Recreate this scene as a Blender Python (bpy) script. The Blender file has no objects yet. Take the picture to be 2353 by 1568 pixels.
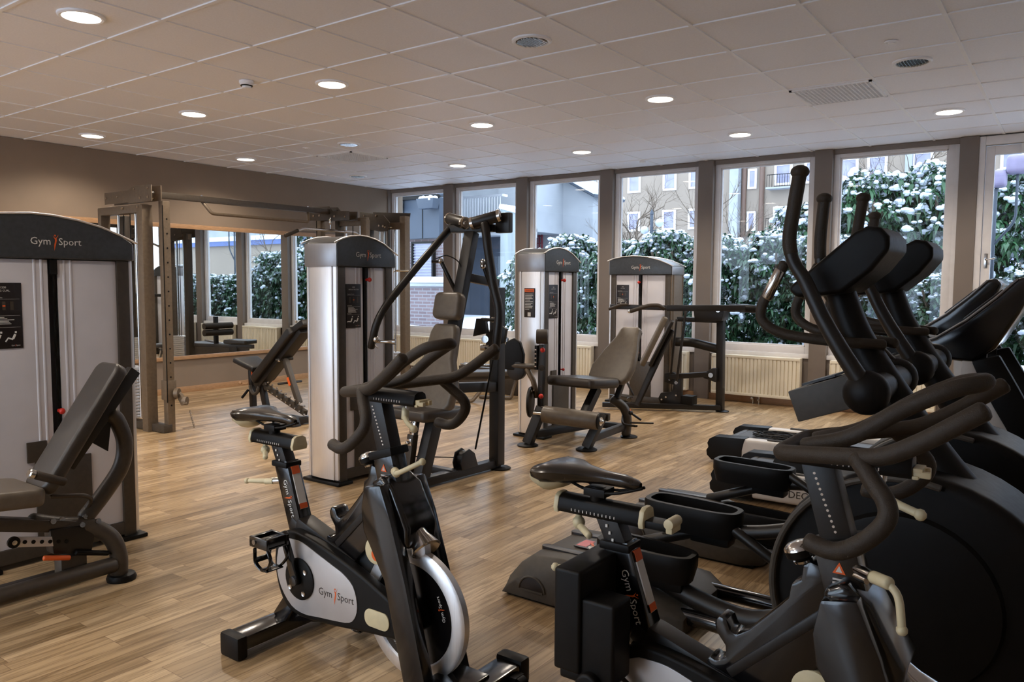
import bpy, bmesh, math, random
from mathutils import Vector, Matrix
random.seed(11)
PI = math.pi
V = Vector
SC = bpy.context.scene
COL = SC.collection

# ---------------------------------------------------------------- camera
cam_d = bpy.data.cameras.new('camera')
cam = bpy.data.objects.new('camera', cam_d)
COL.objects.link(cam)
cam_d.sensor_width = 36.0
cam_d.lens = 1791.7 * 36.0 / 2353.0
cam_d.clip_start, cam_d.clip_end = 0.05, 300
CP = V((2.46212, -2.49355, 1.38))
CR, CU, CF = V((0.80913585, 0.58759491, 0.0056028)), V((-0.04780752, 0.05632331, 0.99726733)), V((-0.58567364, 0.80719261, -0.07366467))
m = Matrix((CR, CU, -CF)).transposed().to_4x4()
m.translation = CP
cam.matrix_world = m
SC.camera = cam

# ---------------------------------------------------------------- sky and exposure
w = bpy.data.worlds.new('overcast_sky')
SC.world = w
w.use_nodes = True
wn = w.node_tree
bg = wn.nodes['Background']
tc = wn.nodes.new('ShaderNodeTexCoord')
mp = wn.nodes.new('ShaderNodeMapping'); mp.inputs['Scale'].default_value = (1, 1, 3)
nz = wn.nodes.new('ShaderNodeTexNoise'); nz.inputs['Scale'].default_value = 1.3
cr = wn.nodes.new('ShaderNodeValToRGB')
cr.color_ramp.elements[0].color = (0.58, 0.68, 0.88, 1); cr.color_ramp.elements[1].color = (0.80, 0.87, 0.98, 1)
wn.links.new(tc.outputs['Generated'], mp.inputs[0]); wn.links.new(mp.outputs[0], nz.inputs['Vector'])
wn.links.new(nz.outputs[0], cr.inputs[0]); wn.links.new(cr.outputs[0], bg.inputs[0])
bg.inputs[1].default_value = 2.85
SC.view_settings.view_transform = 'Standard'
SC.view_settings.look = 'None'
SC.view_settings.gamma = 1.0
SC.view_settings.exposure = 0.95
SC.view_settings.use_curve_mapping = False
SC.cycles.max_bounces = 7
SC.cycles.diffuse_bounces = 4
SC.cycles.glossy_bounces = 4
SC.cycles.transmission_bounces = 4
SC.cycles.transparent_max_bounces = 12
SC.cycles.sample_clamp_indirect = 4.0
SC.cycles.caustics_reflective = False
SC.cycles.caustics_refractive = False
SC.cycles.use_denoising = True

LAMP_W = 39.0            # power of one ceiling downlight
LAMP_C = (1.0, 0.88, 0.74)

# ---------------------------------------------------------------- materials
def mat(name, col, rough=0.5, metal=0.0, spec=0.5, coat=0.0, nscale=0, namt=0.12, bump=0.0, bscale=200, emit=None, estr=0, sheen=0, stretch=None):
    mt = bpy.data.materials.new(name); mt.use_nodes = True
    nt = mt.node_tree; b = nt.nodes['Principled BSDF']
    b.inputs['Base Color'].default_value = (*col, 1)
    b.inputs['Roughness'].default_value = rough
    b.inputs['Metallic'].default_value = metal
    b.inputs['Specular IOR Level'].default_value = spec
    b.inputs['Coat Weight'].default_value = coat
    b.inputs['Coat Roughness'].default_value = 0.15
    if sheen: b.inputs['Sheen Weight'].default_value = sheen
    t = nt.nodes.new('ShaderNodeTexCoord')
    src = t.outputs['Object']
    if stretch:
        mpn = nt.nodes.new('ShaderNodeMapping'); mpn.inputs['Scale'].default_value = stretch
        nt.links.new(src, mpn.inputs[0]); src = mpn.outputs[0]
    if nscale:
        n = nt.nodes.new('ShaderNodeTexNoise'); n.inputs['Scale'].default_value = nscale; n.inputs['Detail'].default_value = 4
        r = nt.nodes.new('ShaderNodeMapRange'); r.inputs[1].default_value = .3; r.inputs[2].default_value = .7
        r.inputs[3].default_value = 1 - namt; r.inputs[4].default_value = 1 + namt
        mx = nt.nodes.new('ShaderNodeMix'); mx.data_type = 'RGBA'; mx.blend_type = 'MULTIPLY'; mx.inputs[0].default_value = 1
        mx.inputs[6].default_value = (*col, 1)
        nt.links.new(src, n.inputs['Vector']); nt.links.new(n.outputs[0], r.inputs[0])
        nt.links.new(r.outputs[0], mx.inputs[7]); nt.links.new(mx.outputs[2], b.inputs['Base Color'])
        r2 = nt.nodes.new('ShaderNodeMapRange'); r2.inputs[3].default_value = max(0.02, rough - .06); r2.inputs[4].default_value = min(1, rough + .06)
        nt.links.new(n.outputs[0], r2.inputs[0]); nt.links.new(r2.outputs[0], b.inputs['Roughness'])
    if bump:
        n2 = nt.nodes.new('ShaderNodeTexNoise'); n2.inputs['Scale'].default_value = bscale; n2.inputs['Detail'].default_value = 2
        bp = nt.nodes.new('ShaderNodeBump'); bp.inputs['Strength'].default_value = bump; bp.inputs['Distance'].default_value = 0.002
        nt.links.new(src, n2.inputs['Vector']); nt.links.new(n2.outputs[0], bp.inputs['Height']); nt.links.new(bp.outputs[0], b.inputs['Normal'])
    if emit:
        b.inputs['Emission Color'].default_value = (*emit, 1); b.inputs['Emission Strength'].default_value = estr
    return mt

M = dict(
    frame=mat('black_powder_coat', (0.012, 0.0095, 0.008), .40, .0, .42, nscale=60, bump=.05, bscale=500),
    gloss=mat('gloss_black_paint', (0.004, 0.0035, 0.004), .18, 0, .5, coat=.5, nscale=30),
    plastic=mat('black_plastic', (0.0065, 0.0056, 0.005), .44, 0, .18, nscale=40, bump=.1, bscale=700),
    dplastic=mat('dark_grey_plastic', (0.062, 0.053, 0.043), .5, 0, .4, nscale=40, bump=.12, bscale=600),
    foam=mat('rubber_foam_grip', (0.040, 0.029, 0.020), .55, 0, .32, nscale=90, bump=.5, bscale=420),
    uph=mat('dark_vinyl_upholstery', (0.040, 0.032, 0.026), .38, 0, .5, nscale=25, bump=.15, bscale=300),
    uph2=mat('grey_brown_vinyl', (0.125, 0.101, 0.076), .36, 0, .45, nscale=25, bump=.15, bscale=300),
    blackv=mat('black_vinyl', (0.014, 0.011, 0.009), .4, 0, .45, nscale=25, bump=.15, bscale=300),
    saddle=mat('black_saddle_vinyl', (0.018, 0.013, 0.009), .25, 0, .6, coat=.3, nscale=25),
    cream=mat('cream_plastic', (0.66, 0.57, 0.36), .4, 0, .5, nscale=30, namt=.06),
    chrome=mat('chrome', (0.62, 0.60, 0.58), .16, 1.0, nscale=20, namt=.05),
    steel=mat('brushed_aluminium', (0.86, 0.86, 0.88), .38, .85, nscale=8, namt=.06, stretch=(60, 60, 1)),
    capg=mat('dark_grey_cap_paint', (0.060, 0.064, 0.068), .32, .35, .5, nscale=50, bump=.04, bscale=500),
    capend=mat('silver_grey_cap_end', (0.36, 0.36, 0.38), .34, .7, .5, nscale=8, namt=.06, stretch=(60, 60, 1)),
    panel=mat('satin_acrylic_panel', (0.66, 0.64, 0.67), .40, .1, .5, nscale=5, namt=.05, bump=.05, bscale=300),
    taupe=mat('taupe_powder_coat', (0.155, 0.115, 0.078), .45, .25, .5, nscale=40, bump=.06, bscale=500),
    dtaupe=mat('dark_taupe_metal', (0.060, 0.047, 0.035), .42, .2, .5, nscale=40),
    sign=mat('black_placard', (0.012, 0.008, 0.008), .35, 0, .5, nscale=12),
    text=mat('pale_print', (0.72, 0.70, 0.66), .5, 0, .3, nscale=20, namt=.03),
    dtext=mat('dark_print', (0.05, 0.04, 0.035), .5, 0, .3, nscale=20, namt=.03),
    orange=mat('orange_print', (0.75, 0.12, 0.02), .45, 0, .4, nscale=20, namt=.05),
    red=mat('red_plastic', (0.60, 0.03, 0.02), .3, 0, .5, nscale=20),
    white=mat('white_painted_wood', (0.74, 0.71, 0.70), .4, 0, .5, nscale=12, namt=.04),
    radi=mat('cream_radiator_enamel', (0.84, 0.77, 0.62), .35, 0, .5, nscale=8, namt=.03),
    wallm=mat('taupe_wall_paint', (0.250, 0.190, 0.140), .75, 0, .25, nscale=3, namt=.04, bump=.12, bscale=180),
    column=mat('grey_brown_column_paint', (0.200, 0.165, 0.140), .6, 0, .35, nscale=4, namt=.04, bump=.08, bscale=180),
    pale=mat('pale_wall_paint', (0.76, 0.73, 0.70), .8, 0, .2, nscale=3, namt=.05),
    oak=mat('oak_trim', (0.42, 0.24, 0.12), .4, 0, .5, nscale=6, namt=.18, stretch=(3, 3, 30)),
    twhite=mat('white_ceiling_metal', (0.93, 0.93, 0.94), .40, 0, .5, nscale=10, namt=.02),
    silver=mat('silver_painted_metal', (0.56, 0.54, 0.54), .34, .45, .5, nscale=12, namt=.05),
    belt=mat('treadmill_belt_rubber', (0.050, 0.048, 0.048), .5, 0, .4, nscale=60, bump=.2, bscale=600),
    tgrey=mat('pale_grey_plastic', (0.62, 0.58, 0.54), .42, 0, .45, nscale=14, namt=.05),
    snow=mat('snow', (0.66, 0.71, 0.80), .7, 0, .3, nscale=6, namt=.05, bump=.3, bscale=40),
    leaf=mat('evergreen_leaves', (0.018, 0.060, 0.022), .4, 0, .4, nscale=3, namt=.6),
    bark=mat('grey_brown_bark', (0.10, 0.075, 0.055), .8, 0, .2, nscale=20, namt=.3),
    concrete=mat('pale_concrete', (0.30, 0.315, 0.335), .8, 0, .2, nscale=1.2, namt=.10, bump=.2, bscale=30),
    concrete2=mat('streaked_concrete', (0.23, 0.26, 0.265), .8, 0, .2, nscale=1.5, namt=.22, stretch=(5, 5, .4)),
    render_=mat('ochre_render', (0.25, 0.205, 0.165), .85, 0, .2, nscale=.4, namt=.06),
    metalp=mat('dark_blue_grey_cladding', (0.045, 0.058, 0.080), .5, .1, .4, nscale=2, namt=.1),
    glassd=mat('dusky_window_glass', (0.20, 0.20, 0.30), .08, 0, .8, nscale=1.5, namt=.25),
    exit_g=mat('exit_sign_green', (0.02, 0.45, 0.28), .4, emit=(0.02, 0.62, 0.36), estr=2.6),
    exit_w=mat('exit_sign_white', (0.9, 1, 0.95), .4, emit=(0.7, 1, 0.85), estr=3.2),
    lamp=mat('lit_diffuser', (1, 1, 1), .4, emit=(1.0, 0.86, 0.72), estr=9.0),
)

def brickmat(name, c1, c2, mortar, scale, rot=(0, 0, 0), bw=.25, bh=.075, ms=.012, rough=.8):
    mt = bpy.data.materials.new(name); mt.use_nodes = True
    nt = mt.node_tree; b = nt.nodes['Principled BSDF']
    t = nt.nodes.new('ShaderNodeTexCoord'); mpn = nt.nodes.new('ShaderNodeMapping'); mpn.inputs['Rotation'].default_value = rot
    br = nt.nodes.new('ShaderNodeTexBrick')
    br.inputs['Color1'].default_value = (*c1, 1); br.inputs['Color2'].default_value = (*c2, 1); br.inputs['Mortar'].default_value = (*mortar, 1)
    br.inputs['Scale'].default_value = scale; br.inputs['Brick Width'].default_value = bw; br.inputs['Row Height'].default_value = bh
    br.inputs['Mortar Size'].default_value = ms
    nt.links.new(t.outputs['Object'], mpn.inputs[0]); nt.links.new(mpn.outputs[0], br.inputs['Vector']); nt.links.new(br.outputs[0], b.inputs['Base Color'])
    b.inputs['Roughness'].default_value = rough
    return mt
M['brick'] = brickmat('brown_brick', (.12, .085, .09), (.17, .12, .12), (.20, .19, .20), 1, rot=(PI / 2, 0, 0))

def floor_mat():
    mt = bpy.data.materials.new('oak_strip_floor'); mt.use_nodes = True
    nt = mt.node_tree; N = nt.nodes; L = nt.links; b = N['Principled BSDF']
    t = N.new('ShaderNodeTexCoord')
    mp = N.new('ShaderNodeMapping'); mp.inputs['Rotation'].default_value = (0, 0, PI / 2)
    L.new(t.outputs['Object'], mp.inputs[0])
    br = N.new('ShaderNodeTexBrick')
    br.inputs['Color1'].default_value = (0, 0, 0, 1); br.inputs['Color2'].default_value = (1, 1, 1, 1); br.inputs['Mortar'].default_value = (.5, .5, .5, 1)
    br.inputs['Scale'].default_value = 1; br.inputs['Brick Width'].default_value = .52; br.inputs['Row Height'].default_value = .068
    br.inputs['Mortar Size'].default_value = .0009; br.inputs['Mortar Smooth'].default_value = .3; br.offset = .37; br.offset_frequency = 3; br.squash = 1.3; br.squash_frequency = 5
    L.new(mp.outputs[0], br.inputs['Vector'])
    ramp = N.new('ShaderNodeValToRGB')
    e = ramp.color_ramp.elements
    e[0].color = (.27, .180, .092, 1); e[1].color = (.54, .395, .235, 1)
    for p, c in ((.3, (.42, .295, .165, 1)), (.55, (.35, .240, .130, 1)), (.8, (.48, .345, .20, 1))):
        x = e.new(p); x.color = c
    L.new(br.outputs[0], ramp.inputs[0])
    # grain: noise stretched along the strips
    mg = N.new('ShaderNodeMapping'); mg.inputs['Scale'].default_value = (38, 2.2, 1)
    L.new(t.outputs['Object'], mg.inputs[0])
    add = N.new('ShaderNodeVectorMath'); add.operation = 'ADD'
    sc = N.new('ShaderNodeVectorMath'); sc.operation = 'SCALE'; sc.inputs['Scale'].default_value = 37.0
    L.new(br.outputs[0], sc.inputs[0]); L.new(mg.outputs[0], add.inputs[0]); L.new(sc.outputs[0], add.inputs[1])
    g = N.new('ShaderNodeTexNoise'); g.inputs['Scale'].default_value = 1; g.inputs['Detail'].default_value = 6; g.inputs['Roughness'].default_value = .65; g.inputs['Distortion'].default_value = 1.2
    L.new(add.outputs[0], g.inputs['Vector'])
    gr = N.new('ShaderNodeValToRGB'); gr.color_ramp.elements[0].position = .36; gr.color_ramp.elements[0].color = (.42, .36, .30, 1)
    gr.color_ramp.elements[1].position = .56; gr.color_ramp.elements[1].color = (1.08, 1.06, 1.04, 1)
    L.new(g.outputs[0], gr.inputs[0])
    mx = N.new('ShaderNodeMix'); mx.data_type = 'RGBA'; mx.blend_type = 'MULTIPLY'; mx.inputs[0].default_value = .8
    L.new(ramp.outputs[0], mx.inputs[6]); L.new(gr.outputs[0], mx.inputs[7])
    mx2 = N.new('ShaderNodeMix'); mx2.data_type = 'RGBA'; mx2.blend_type = 'MIX'
    mx2.inputs[7].default_value = (.12, .06, .03, 1)
    L.new(br.outputs['Fac'], mx2.inputs[0]); L.new(mx.outputs[2], mx2.inputs[6]); L.new(mx2.outputs[2], b.inputs['Base Color'])
    rn = N.new('ShaderNodeTexNoise'); rn.inputs['Scale'].default_value = 7
    rr = N.new('ShaderNodeMapRange'); rr.inputs[3].default_value = .24; rr.inputs[4].default_value = .40
    L.new(t.outputs['Object'], rn.inputs['Vector']); L.new(rn.outputs[0], rr.inputs[0]); L.new(rr.outputs[0], b.inputs['Roughness'])
    bp = N.new('ShaderNodeBump'); bp.inputs['Strength'].default_value = .12; bp.inputs['Distance'].default_value = .001
    L.new(g.outputs[0], bp.inputs['Height']); L.new(bp.outputs[0], b.inputs['Normal'])
    b.inputs['Specular IOR Level'].default_value = .32
    return mt
M['floor'] = floor_mat()
M['tile'] = mat('mineral_ceiling_tile', (0.91, 0.92, 0.97), .55, 0, .35, nscale=90, namt=.03, bump=.15, bscale=260)

def pane_mat():
    mt = bpy.data.materials.new('window_pane_glass'); mt.use_nodes = True
    nt = mt.node_tree; nt.nodes.clear()
    o = nt.nodes.new('ShaderNodeOutputMaterial'); mx = nt.nodes.new('ShaderNodeMixShader')
    tr = nt.nodes.new('ShaderNodeBsdfTransparent'); gl = nt.nodes.new('ShaderNodeBsdfGlossy'); lw = nt.nodes.new('ShaderNodeLayerWeight'); lw.inputs['Blend'].default_value = .5
    pw = nt.nodes.new('ShaderNodeMath'); pw.operation = 'POWER'; pw.inputs[1].default_value = 5
    fr = nt.nodes.new('ShaderNodeMapRange'); fr.inputs[3].default_value = .022; fr.inputs[4].default_value = 1
    nt.links.new(lw.outputs['Facing'], pw.inputs[0]); nt.links.new(pw.outputs[0], fr.inputs[0])
    tr.inputs[0].default_value = (.93, .97, .98, 1); gl.inputs['Roughness'].default_value = .01
    nt.links.new(fr.outputs[0], mx.inputs[0]); nt.links.new(tr.outputs[0], mx.inputs[1]); nt.links.new(gl.outputs[0], mx.inputs[2])
    nt.links.new(mx.outputs[0], o.inputs[0])
    return mt
M['pane'] = pane_mat()
M['mirror'] = mat('mirror_glass', (0.80, 0.83, 0.82), .01, 1.0)

# ---------------------------------------------------------------- mesh helpers
def frame_from(d, up=V((0, 0, 1))):
    d = d.normalized()
    s = d.cross(up)
    if s.length < 1e-4: s = d.cross(V((0, 1, 0)))
    s.normalize()
    return s, s.cross(d).normalized()

def catmull(pts, n=6, closed=False):
    P = [V(p) for p in pts]
    if len(P) < 3: return P
    out = []
    N = len(P)
    rng = range(N) if closed else range(N - 1)
    for i in rng:
        if closed: p0, p1, p2, p3 = P[i - 1], P[i], P[(i + 1) % N], P[(i + 2) % N]
        else:
            p1, p2 = P[i], P[i + 1]
            p0 = P[i - 1] if i > 0 else p1 * 2 - p2
            p3 = P[i + 2] if i + 2 < N else p2 * 2 - p1
        for k in range(n):
            t = k / n
            out.append(.5 * ((2 * p1) + (p2 - p0) * t + (2 * p0 - 5 * p1 + 4 * p2 - p3) * t * t + (3 * p1 - p0 - 3 * p2 + p3) * t ** 3))
    if not closed: out.append(P[-1])
    return out

def rounded(pts, r=.05, n=5):
    """polyline with its corners rounded by short arcs"""
    P = [V(p) for p in pts]
    out = [P[0]]
    for i in range(1, len(P) - 1):
        a, b, c = P[i - 1], P[i], P[i + 1]
        ra = min(r, (a - b).length * .48, (c - b).length * .48)
        s, e = b + (a - b).normalized() * ra, b + (c - b).normalized() * ra
        for k in range(n + 1):
            t = k / n
            out.append(s * (1 - t) ** 2 + b * 2 * t * (1 - t) + e * t * t)
    out.append(P[-1])
    return out

_txt = {}
def text_geo(body, bold=False):
    if body in _txt: return _txt[body]
    cu = bpy.data.curves.new('t', 'FONT'); cu.body = body; cu.size = 1; cu.resolution_u = 2
    if bold: cu.offset = .02
    ob = bpy.data.objects.new('t', cu); COL.objects.link(ob)
    dg = bpy.context.evaluated_depsgraph_get()
    me = bpy.data.meshes.new_from_object(ob.evaluated_get(dg))
    vs = [v.co.copy() for v in me.vertices]; fs = [tuple(p.vertices) for p in me.polygons]
    xs = [v.x for v in vs]; wdt = (min(xs), max(xs)) if xs else (0, 1)
    bpy.data.objects.remove(ob); bpy.data.curves.remove(cu); bpy.data.meshes.remove(me)
    _txt[body] = (vs, fs, wdt)
    return _txt[body]

SPLIT = {'bolt', 'post_hole', 'top_plate', 'guide_rod', 'cable', 'pulley', 'handle', 'transport_wheel', 'adjuster_hole', 'disc_bolt', 'selector_pin', 'link_rod', 'push_rod',
         'warning_print', 'guard_bolt', 'pale_pilaster', 'downpipe', 'valve', 'knob', 'release_lever', 'brake_rod', 'pedal_slot', 'base_rail', 'cross_bar', 'cam_plate', 'front_base', 'pedal_arm',
         'window_ledge', 'brick_pier', 'panel_rib', 'cladding_seam', 'stack_silhouette', 'crosshead', 'ladder_tooth', 'rack_notch', 'peg', 'lever', 'lever_bolt'}
class MB:
    def __init__(s): s.bm = bmesh.new(); s.nobev = []
    def raw(s, verts, faces, mi=0):
        vs = [s.bm.verts.new(v) for v in verts]
        fs = []
        for f in faces:
            try:
                q = s.bm.faces.new([vs[i] for i in f]); q.material_index = mi; fs.append(q)
            except ValueError: pass
        return fs
    def hexa(s, c8, mi=0):
        return s.raw(c8, [(0, 3, 2, 1), (4, 5, 6, 7), (0, 1, 5, 4), (1, 2, 6, 5), (2, 3, 7, 6), (3, 0, 4, 7)], mi)
    def box(s, x0, x1, y0, y1, z0, z1, mi=0):
        return s.hexa([(x0, y0, z0), (x1, y0, z0), (x1, y1, z0), (x0, y1, z0), (x0, y0, z1), (x1, y0, z1), (x1, y1, z1), (x0, y1, z1)], mi)
    def obox(s, c, size, R=None, mi=0):
        c = V(c); hx, hy, hz = [k / 2 for k in size]
        R = R or Matrix.Identity(3)
        return s.hexa([c + R @ V((sx * hx, sy * hy, sz * hz)) for sz in (-1, 1) for sx, sy in ((-1, -1), (1, -1), (1, 1), (-1, 1))], mi)
    def beam(s, a, b, w, h, up=(0, 0, 1), mi=0, w2=None, h2=None):
        a, b = V(a), V(b); sd, u = frame_from(b - a, V(up))
        w2 = w2 or w; h2 = h2 or h
        q = lambda p, ww, hh: [p - sd * ww / 2 - u * hh / 2, p + sd * ww / 2 - u * hh / 2, p + sd * ww / 2 + u * hh / 2, p - sd * ww / 2 + u * hh / 2]
        return s.hexa(q(a, w, h) + q(b, w2, h2), mi)
    def tube(s, pts, r, seg=12, closed=False, mi=0, cap=True, flat=1.0, rr=None):
        P = [V(p) for p in pts]; n = len(P)
        tans = []
        for i in range(n):
            a = P[(i - 1) % n] if (closed or i > 0) else P[i]
            b = P[(i + 1) % n] if (closed or i < n - 1) else P[i]
            tans.append((b - a).normalized())
        u = frame_from(tans[0])[1]
        rings = []
        for i in range(n):
            t = tans[i]; u = (u - t * u.dot(t)).normalized(); sd = t.cross(u)
            ri = rr[i] if rr else r
            rings.append([s.bm.verts.new(P[i] + (u * math.cos(2 * PI * k / seg) * flat + sd * math.sin(2 * PI * k / seg)) * ri) for k in range(seg)])
        m_ = n if closed else n - 1
        for i in range(m_):
            A, B = rings[i], rings[(i + 1) % n]
            for k in range(seg):
                f = s.bm.faces.new((A[k], A[(k + 1) % seg], B[(k + 1) % seg], B[k])); f.material_index = mi
        if cap and not closed:
            for ring, t, sg, ri in ((rings[0], tans[0], -1, rr[0] if rr else r), (rings[-1], tans[-1], 1, rr[-1] if rr else r)):
                c = sum((v.co for v in ring), V()) / seg
                prev = ring
                for ang in (.35, .7):
                    nw = [s.bm.verts.new(c + (v.co - c) * math.cos(ang * PI / 2) + t * sg * ri * .5 * math.sin(ang * PI / 2)) for v in ring]
                    for k in range(seg):
                        q = (prev[k], prev[(k + 1) % seg], nw[(k + 1) % seg], nw[k])
                        f = s.bm.faces.new(q if sg > 0 else q[::-1]); f.material_index = mi
                    prev = nw
                f = s.bm.faces.new(prev if sg > 0 else prev[::-1]); f.material_index = mi
    def lathe(s, o, axis, prof, seg=24, mi=0, closed_ends=True):
        o = V(o); ax = V(axis).normalized(); sd, u = frame_from(ax)
        rings = []
        for t, r in prof:
            rings.append([s.bm.verts.new(o + ax * t + (sd * math.cos(2 * PI * k / seg) + u * math.sin(2 * PI * k / seg)) * max(r, 1e-4)) for k in range(seg)])
        for A, B in zip(rings, rings[1:]):
            for k in range(seg):
                f = s.bm.faces.new((A[k], A[(k + 1) % seg], B[(k + 1) % seg], B[k])); f.material_index = mi
        if closed_ends:
            for rg in (rings[0][::-1], rings[-1]):
                f = s.bm.faces.new(rg); f.material_index = mi
    def cyl(s, a, b, r, r2=None, seg=20, mi=0):
        a, b = V(a), V(b)
        s.lathe(a, b - a, [(0, r), ((b - a).length, r if r2 is None else r2)], seg, mi)
    def prism(s, poly, a, b, ax='y', mi=0, rot=None):
        """polygon (u,v) extruded from a to b along axis ax: y -> (u,a,v), x -> (a,u,v), z -> (u,v,a)"""
        f3 = {'y': lambda u, v, w: V((u, w, v)), 'x': lambda u, v, w: V((w, u, v)), 'z': lambda u, v, w: V((u, v, w))}[ax]
        n = len(poly)
        vs = [f3(u, v, a) for u, v in poly] + [f3(u, v, b) for u, v in poly]
        if rot: vs = [rot(v) for v in vs]
        fs = [tuple(range(n))[::-1], tuple(range(n, 2 * n))] + [(i, (i + 1) % n, n + (i + 1) % n, n + i) for i in range(n)]
        return s.raw(vs, fs, mi)
    def loft(s, secs, mi=0, cap=True):
        rings = [[s.bm.verts.new(V(p)) for p in sec] for sec in secs]
        n = len(rings[0])
        for A, B in zip(rings, rings[1:]):
            for k in range(n):
                f = s.bm.faces.new((A[k], A[(k + 1) % n], B[(k + 1) % n], B[k])); f.material_index = mi
        if cap:
            for rg in (rings[0][::-1], rings[-1]):
                f = s.bm.faces.new(rg); f.material_index = mi
    def sphere(s, c, r, sc=(1, 1, 1), seg=16, mi=0):
        c = V(c); nv = max(4, seg // 2); vs = [c + V((0, 0, r * sc[2]))]
        for j in range(1, nv):
            th = PI * j / nv
            for k in range(seg):
                ph = 2 * PI * k / seg
                vs.append(c + V((r * sc[0] * math.sin(th) * math.cos(ph), r * sc[1] * math.sin(th) * math.sin(ph), r * sc[2] * math.cos(th))))
        vs.append(c - V((0, 0, r * sc[2]))); L_ = len(vs) - 1
        fs = [(0, 1 + k, 1 + (k + 1) % seg) for k in range(seg)]
        for j in range(nv - 2):
            o = 1 + j * seg
            fs += [(o + k, o + seg + k, o + seg + (k + 1) % seg, o + (k + 1) % seg) for k in range(seg)]
        o = 1 + (nv - 2) * seg
        fs += [(L_, o + (k + 1) % seg, o + k) for k in range(seg)]
        s.raw(vs, fs, mi)
    def text(s, body, o, xd, yd, size, mi=0, align='c'):
        vs, fs, (x0, x1) = text_geo(body)
        o, xd, yd = V(o), V(xd).normalized(), V(yd).normalized()
        off = {'c': (x0 + x1) / 2, 'l': x0, 'r': x1}[align]
        s.raw([o + xd * (v.x - off) * size + yd * v.y * size for v in vs], fs, mi)
        return (x1 - x0) * size
    def logo(s, o, xd, yd, h, mi_t=0, mi_o=1):
        """lettering with a leaping orange figure between the two words; h = cap height"""
        o, xd, yd = V(o), V(xd).normalized(), V(yd).normalized(); z = h / .7
        s.text('Gym', o - xd * h * .62, xd, yd, z, mi_t, 'r'); s.text('Sport', o + xd * h * .50, xd, yd, z, mi_t, 'l')
        P = lambda pts: s.raw([o + xd * a * h + yd * b * h for a, b in pts], [tuple(range(len(pts)))], mi_o)
        P([(-.28, 1.25), (.02, .98), (.22, .92), (.24, .60), (.14, .15), (-.12, -.85), (-.14, -.1), (-.02, .45), (.0, .75), (-.1, .95)])
        P([(.18, .90), (.42, 1.22), (.46, 1.45), (.30, 1.15), (.10, .98)])
        P([(.02 + .13 * math.cos(a * PI / 5), 1.32 + .13 * math.sin(a * PI / 5)) for a in range(10)])
    def clusters(s, gap=.0025):
        seen, comps = set(), []
        for f0 in s.bm.verts:
            if f0 in seen: continue
            st, comp = [f0], []; seen.add(f0)
            while st:
                v = st.pop(); comp.append(v)
                for e in v.link_edges:
                    o = e.other_vert(v)
                    if o not in seen: seen.add(o); st.append(o)
            comps.append(comp)
        bx = []
        for c in comps:
            xs = [v.co for v in c]
            bx.append([[min(q[i] for q in xs) - gap for i in range(3)], [max(q[i] for q in xs) + gap for i in range(3)], c])
        done = False
        while not done:
            done = True
            for i in range(len(bx)):
                for j in range(len(bx) - 1, i, -1):
                    a, b_ = bx[i], bx[j]
                    if all(a[0][k] <= b_[1][k] and b_[0][k] <= a[1][k] for k in range(3)):
                        a[0] = [min(p, q) for p, q in zip(a[0], b_[0])]; a[1] = [max(p, q) for p, q in zip(a[1], b_[1])]
                        a[2] += b_[2]; del bx[j]; done = False
        return [b_[2] for b_ in bx]
    def build(s, name, mats, *a, **k):
        if name in SPLIT:
            cl = s.clusters()
            if len(cl) > 1:
                out = []
                for c in cl:
                    idx = {v: i for i, v in enumerate(c)}
                    q = MB(); vs = [q.bm.verts.new(v.co) for v in c]
                    fset = {f for v in c for f in v.link_faces}
                    for f in fset:
                        nf = q.bm.faces.new([vs[idx[v]] for v in f.verts]); nf.material_index = f.material_index
                    out.append(q._build(name, mats, *a, **k))
                s.bm.free()
                return out[0]
        return s._build(name, mats, *a, **k)
    def _build(s, name, mats, parent=None, bevel=0, seg=2, world=False, ang=40, label=None, loc=None):
        bm = s.bm
        if bevel:
            bm.normal_update()
            es = [e for e in bm.edges if len(e.link_faces) == 2 and e.calc_face_angle(0) > math.radians(ang)]
            if es: bmesh.ops.bevel(bm, geom=es, offset=bevel, offset_type='OFFSET', segments=seg, profile=.6, affect='EDGES', clamp_overlap=True)
        if world and parent:
            off = V(); p = parent
            while p: off += V(p.location); p = p.parent
            bmesh.ops.translate(bm, verts=bm.verts, vec=-off)
        if loc is not None: bmesh.ops.translate(bm, verts=bm.verts, vec=-V(loc))
        bmesh.ops.recalc_face_normals(bm, faces=[f for f in bm.faces if True]) if len(bm.faces) < 30000 else None
        me = bpy.data.meshes.new(name); bm.to_mesh(me); bm.free()
        for p in me.polygons: p.use_smooth = True
        me.set_sharp_from_angle(angle=math.radians(38))
        for mt in (mats if isinstance(mats, (list, tuple)) else [mats]): me.materials.append(M[mt] if isinstance(mt, str) else mt)
        ob = bpy.data.objects.new(name, me); COL.objects.link(ob)
        if loc is not None: ob.location = loc
        if parent: ob.parent = parent
        if label: ob['label'] = label
        return ob

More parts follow.
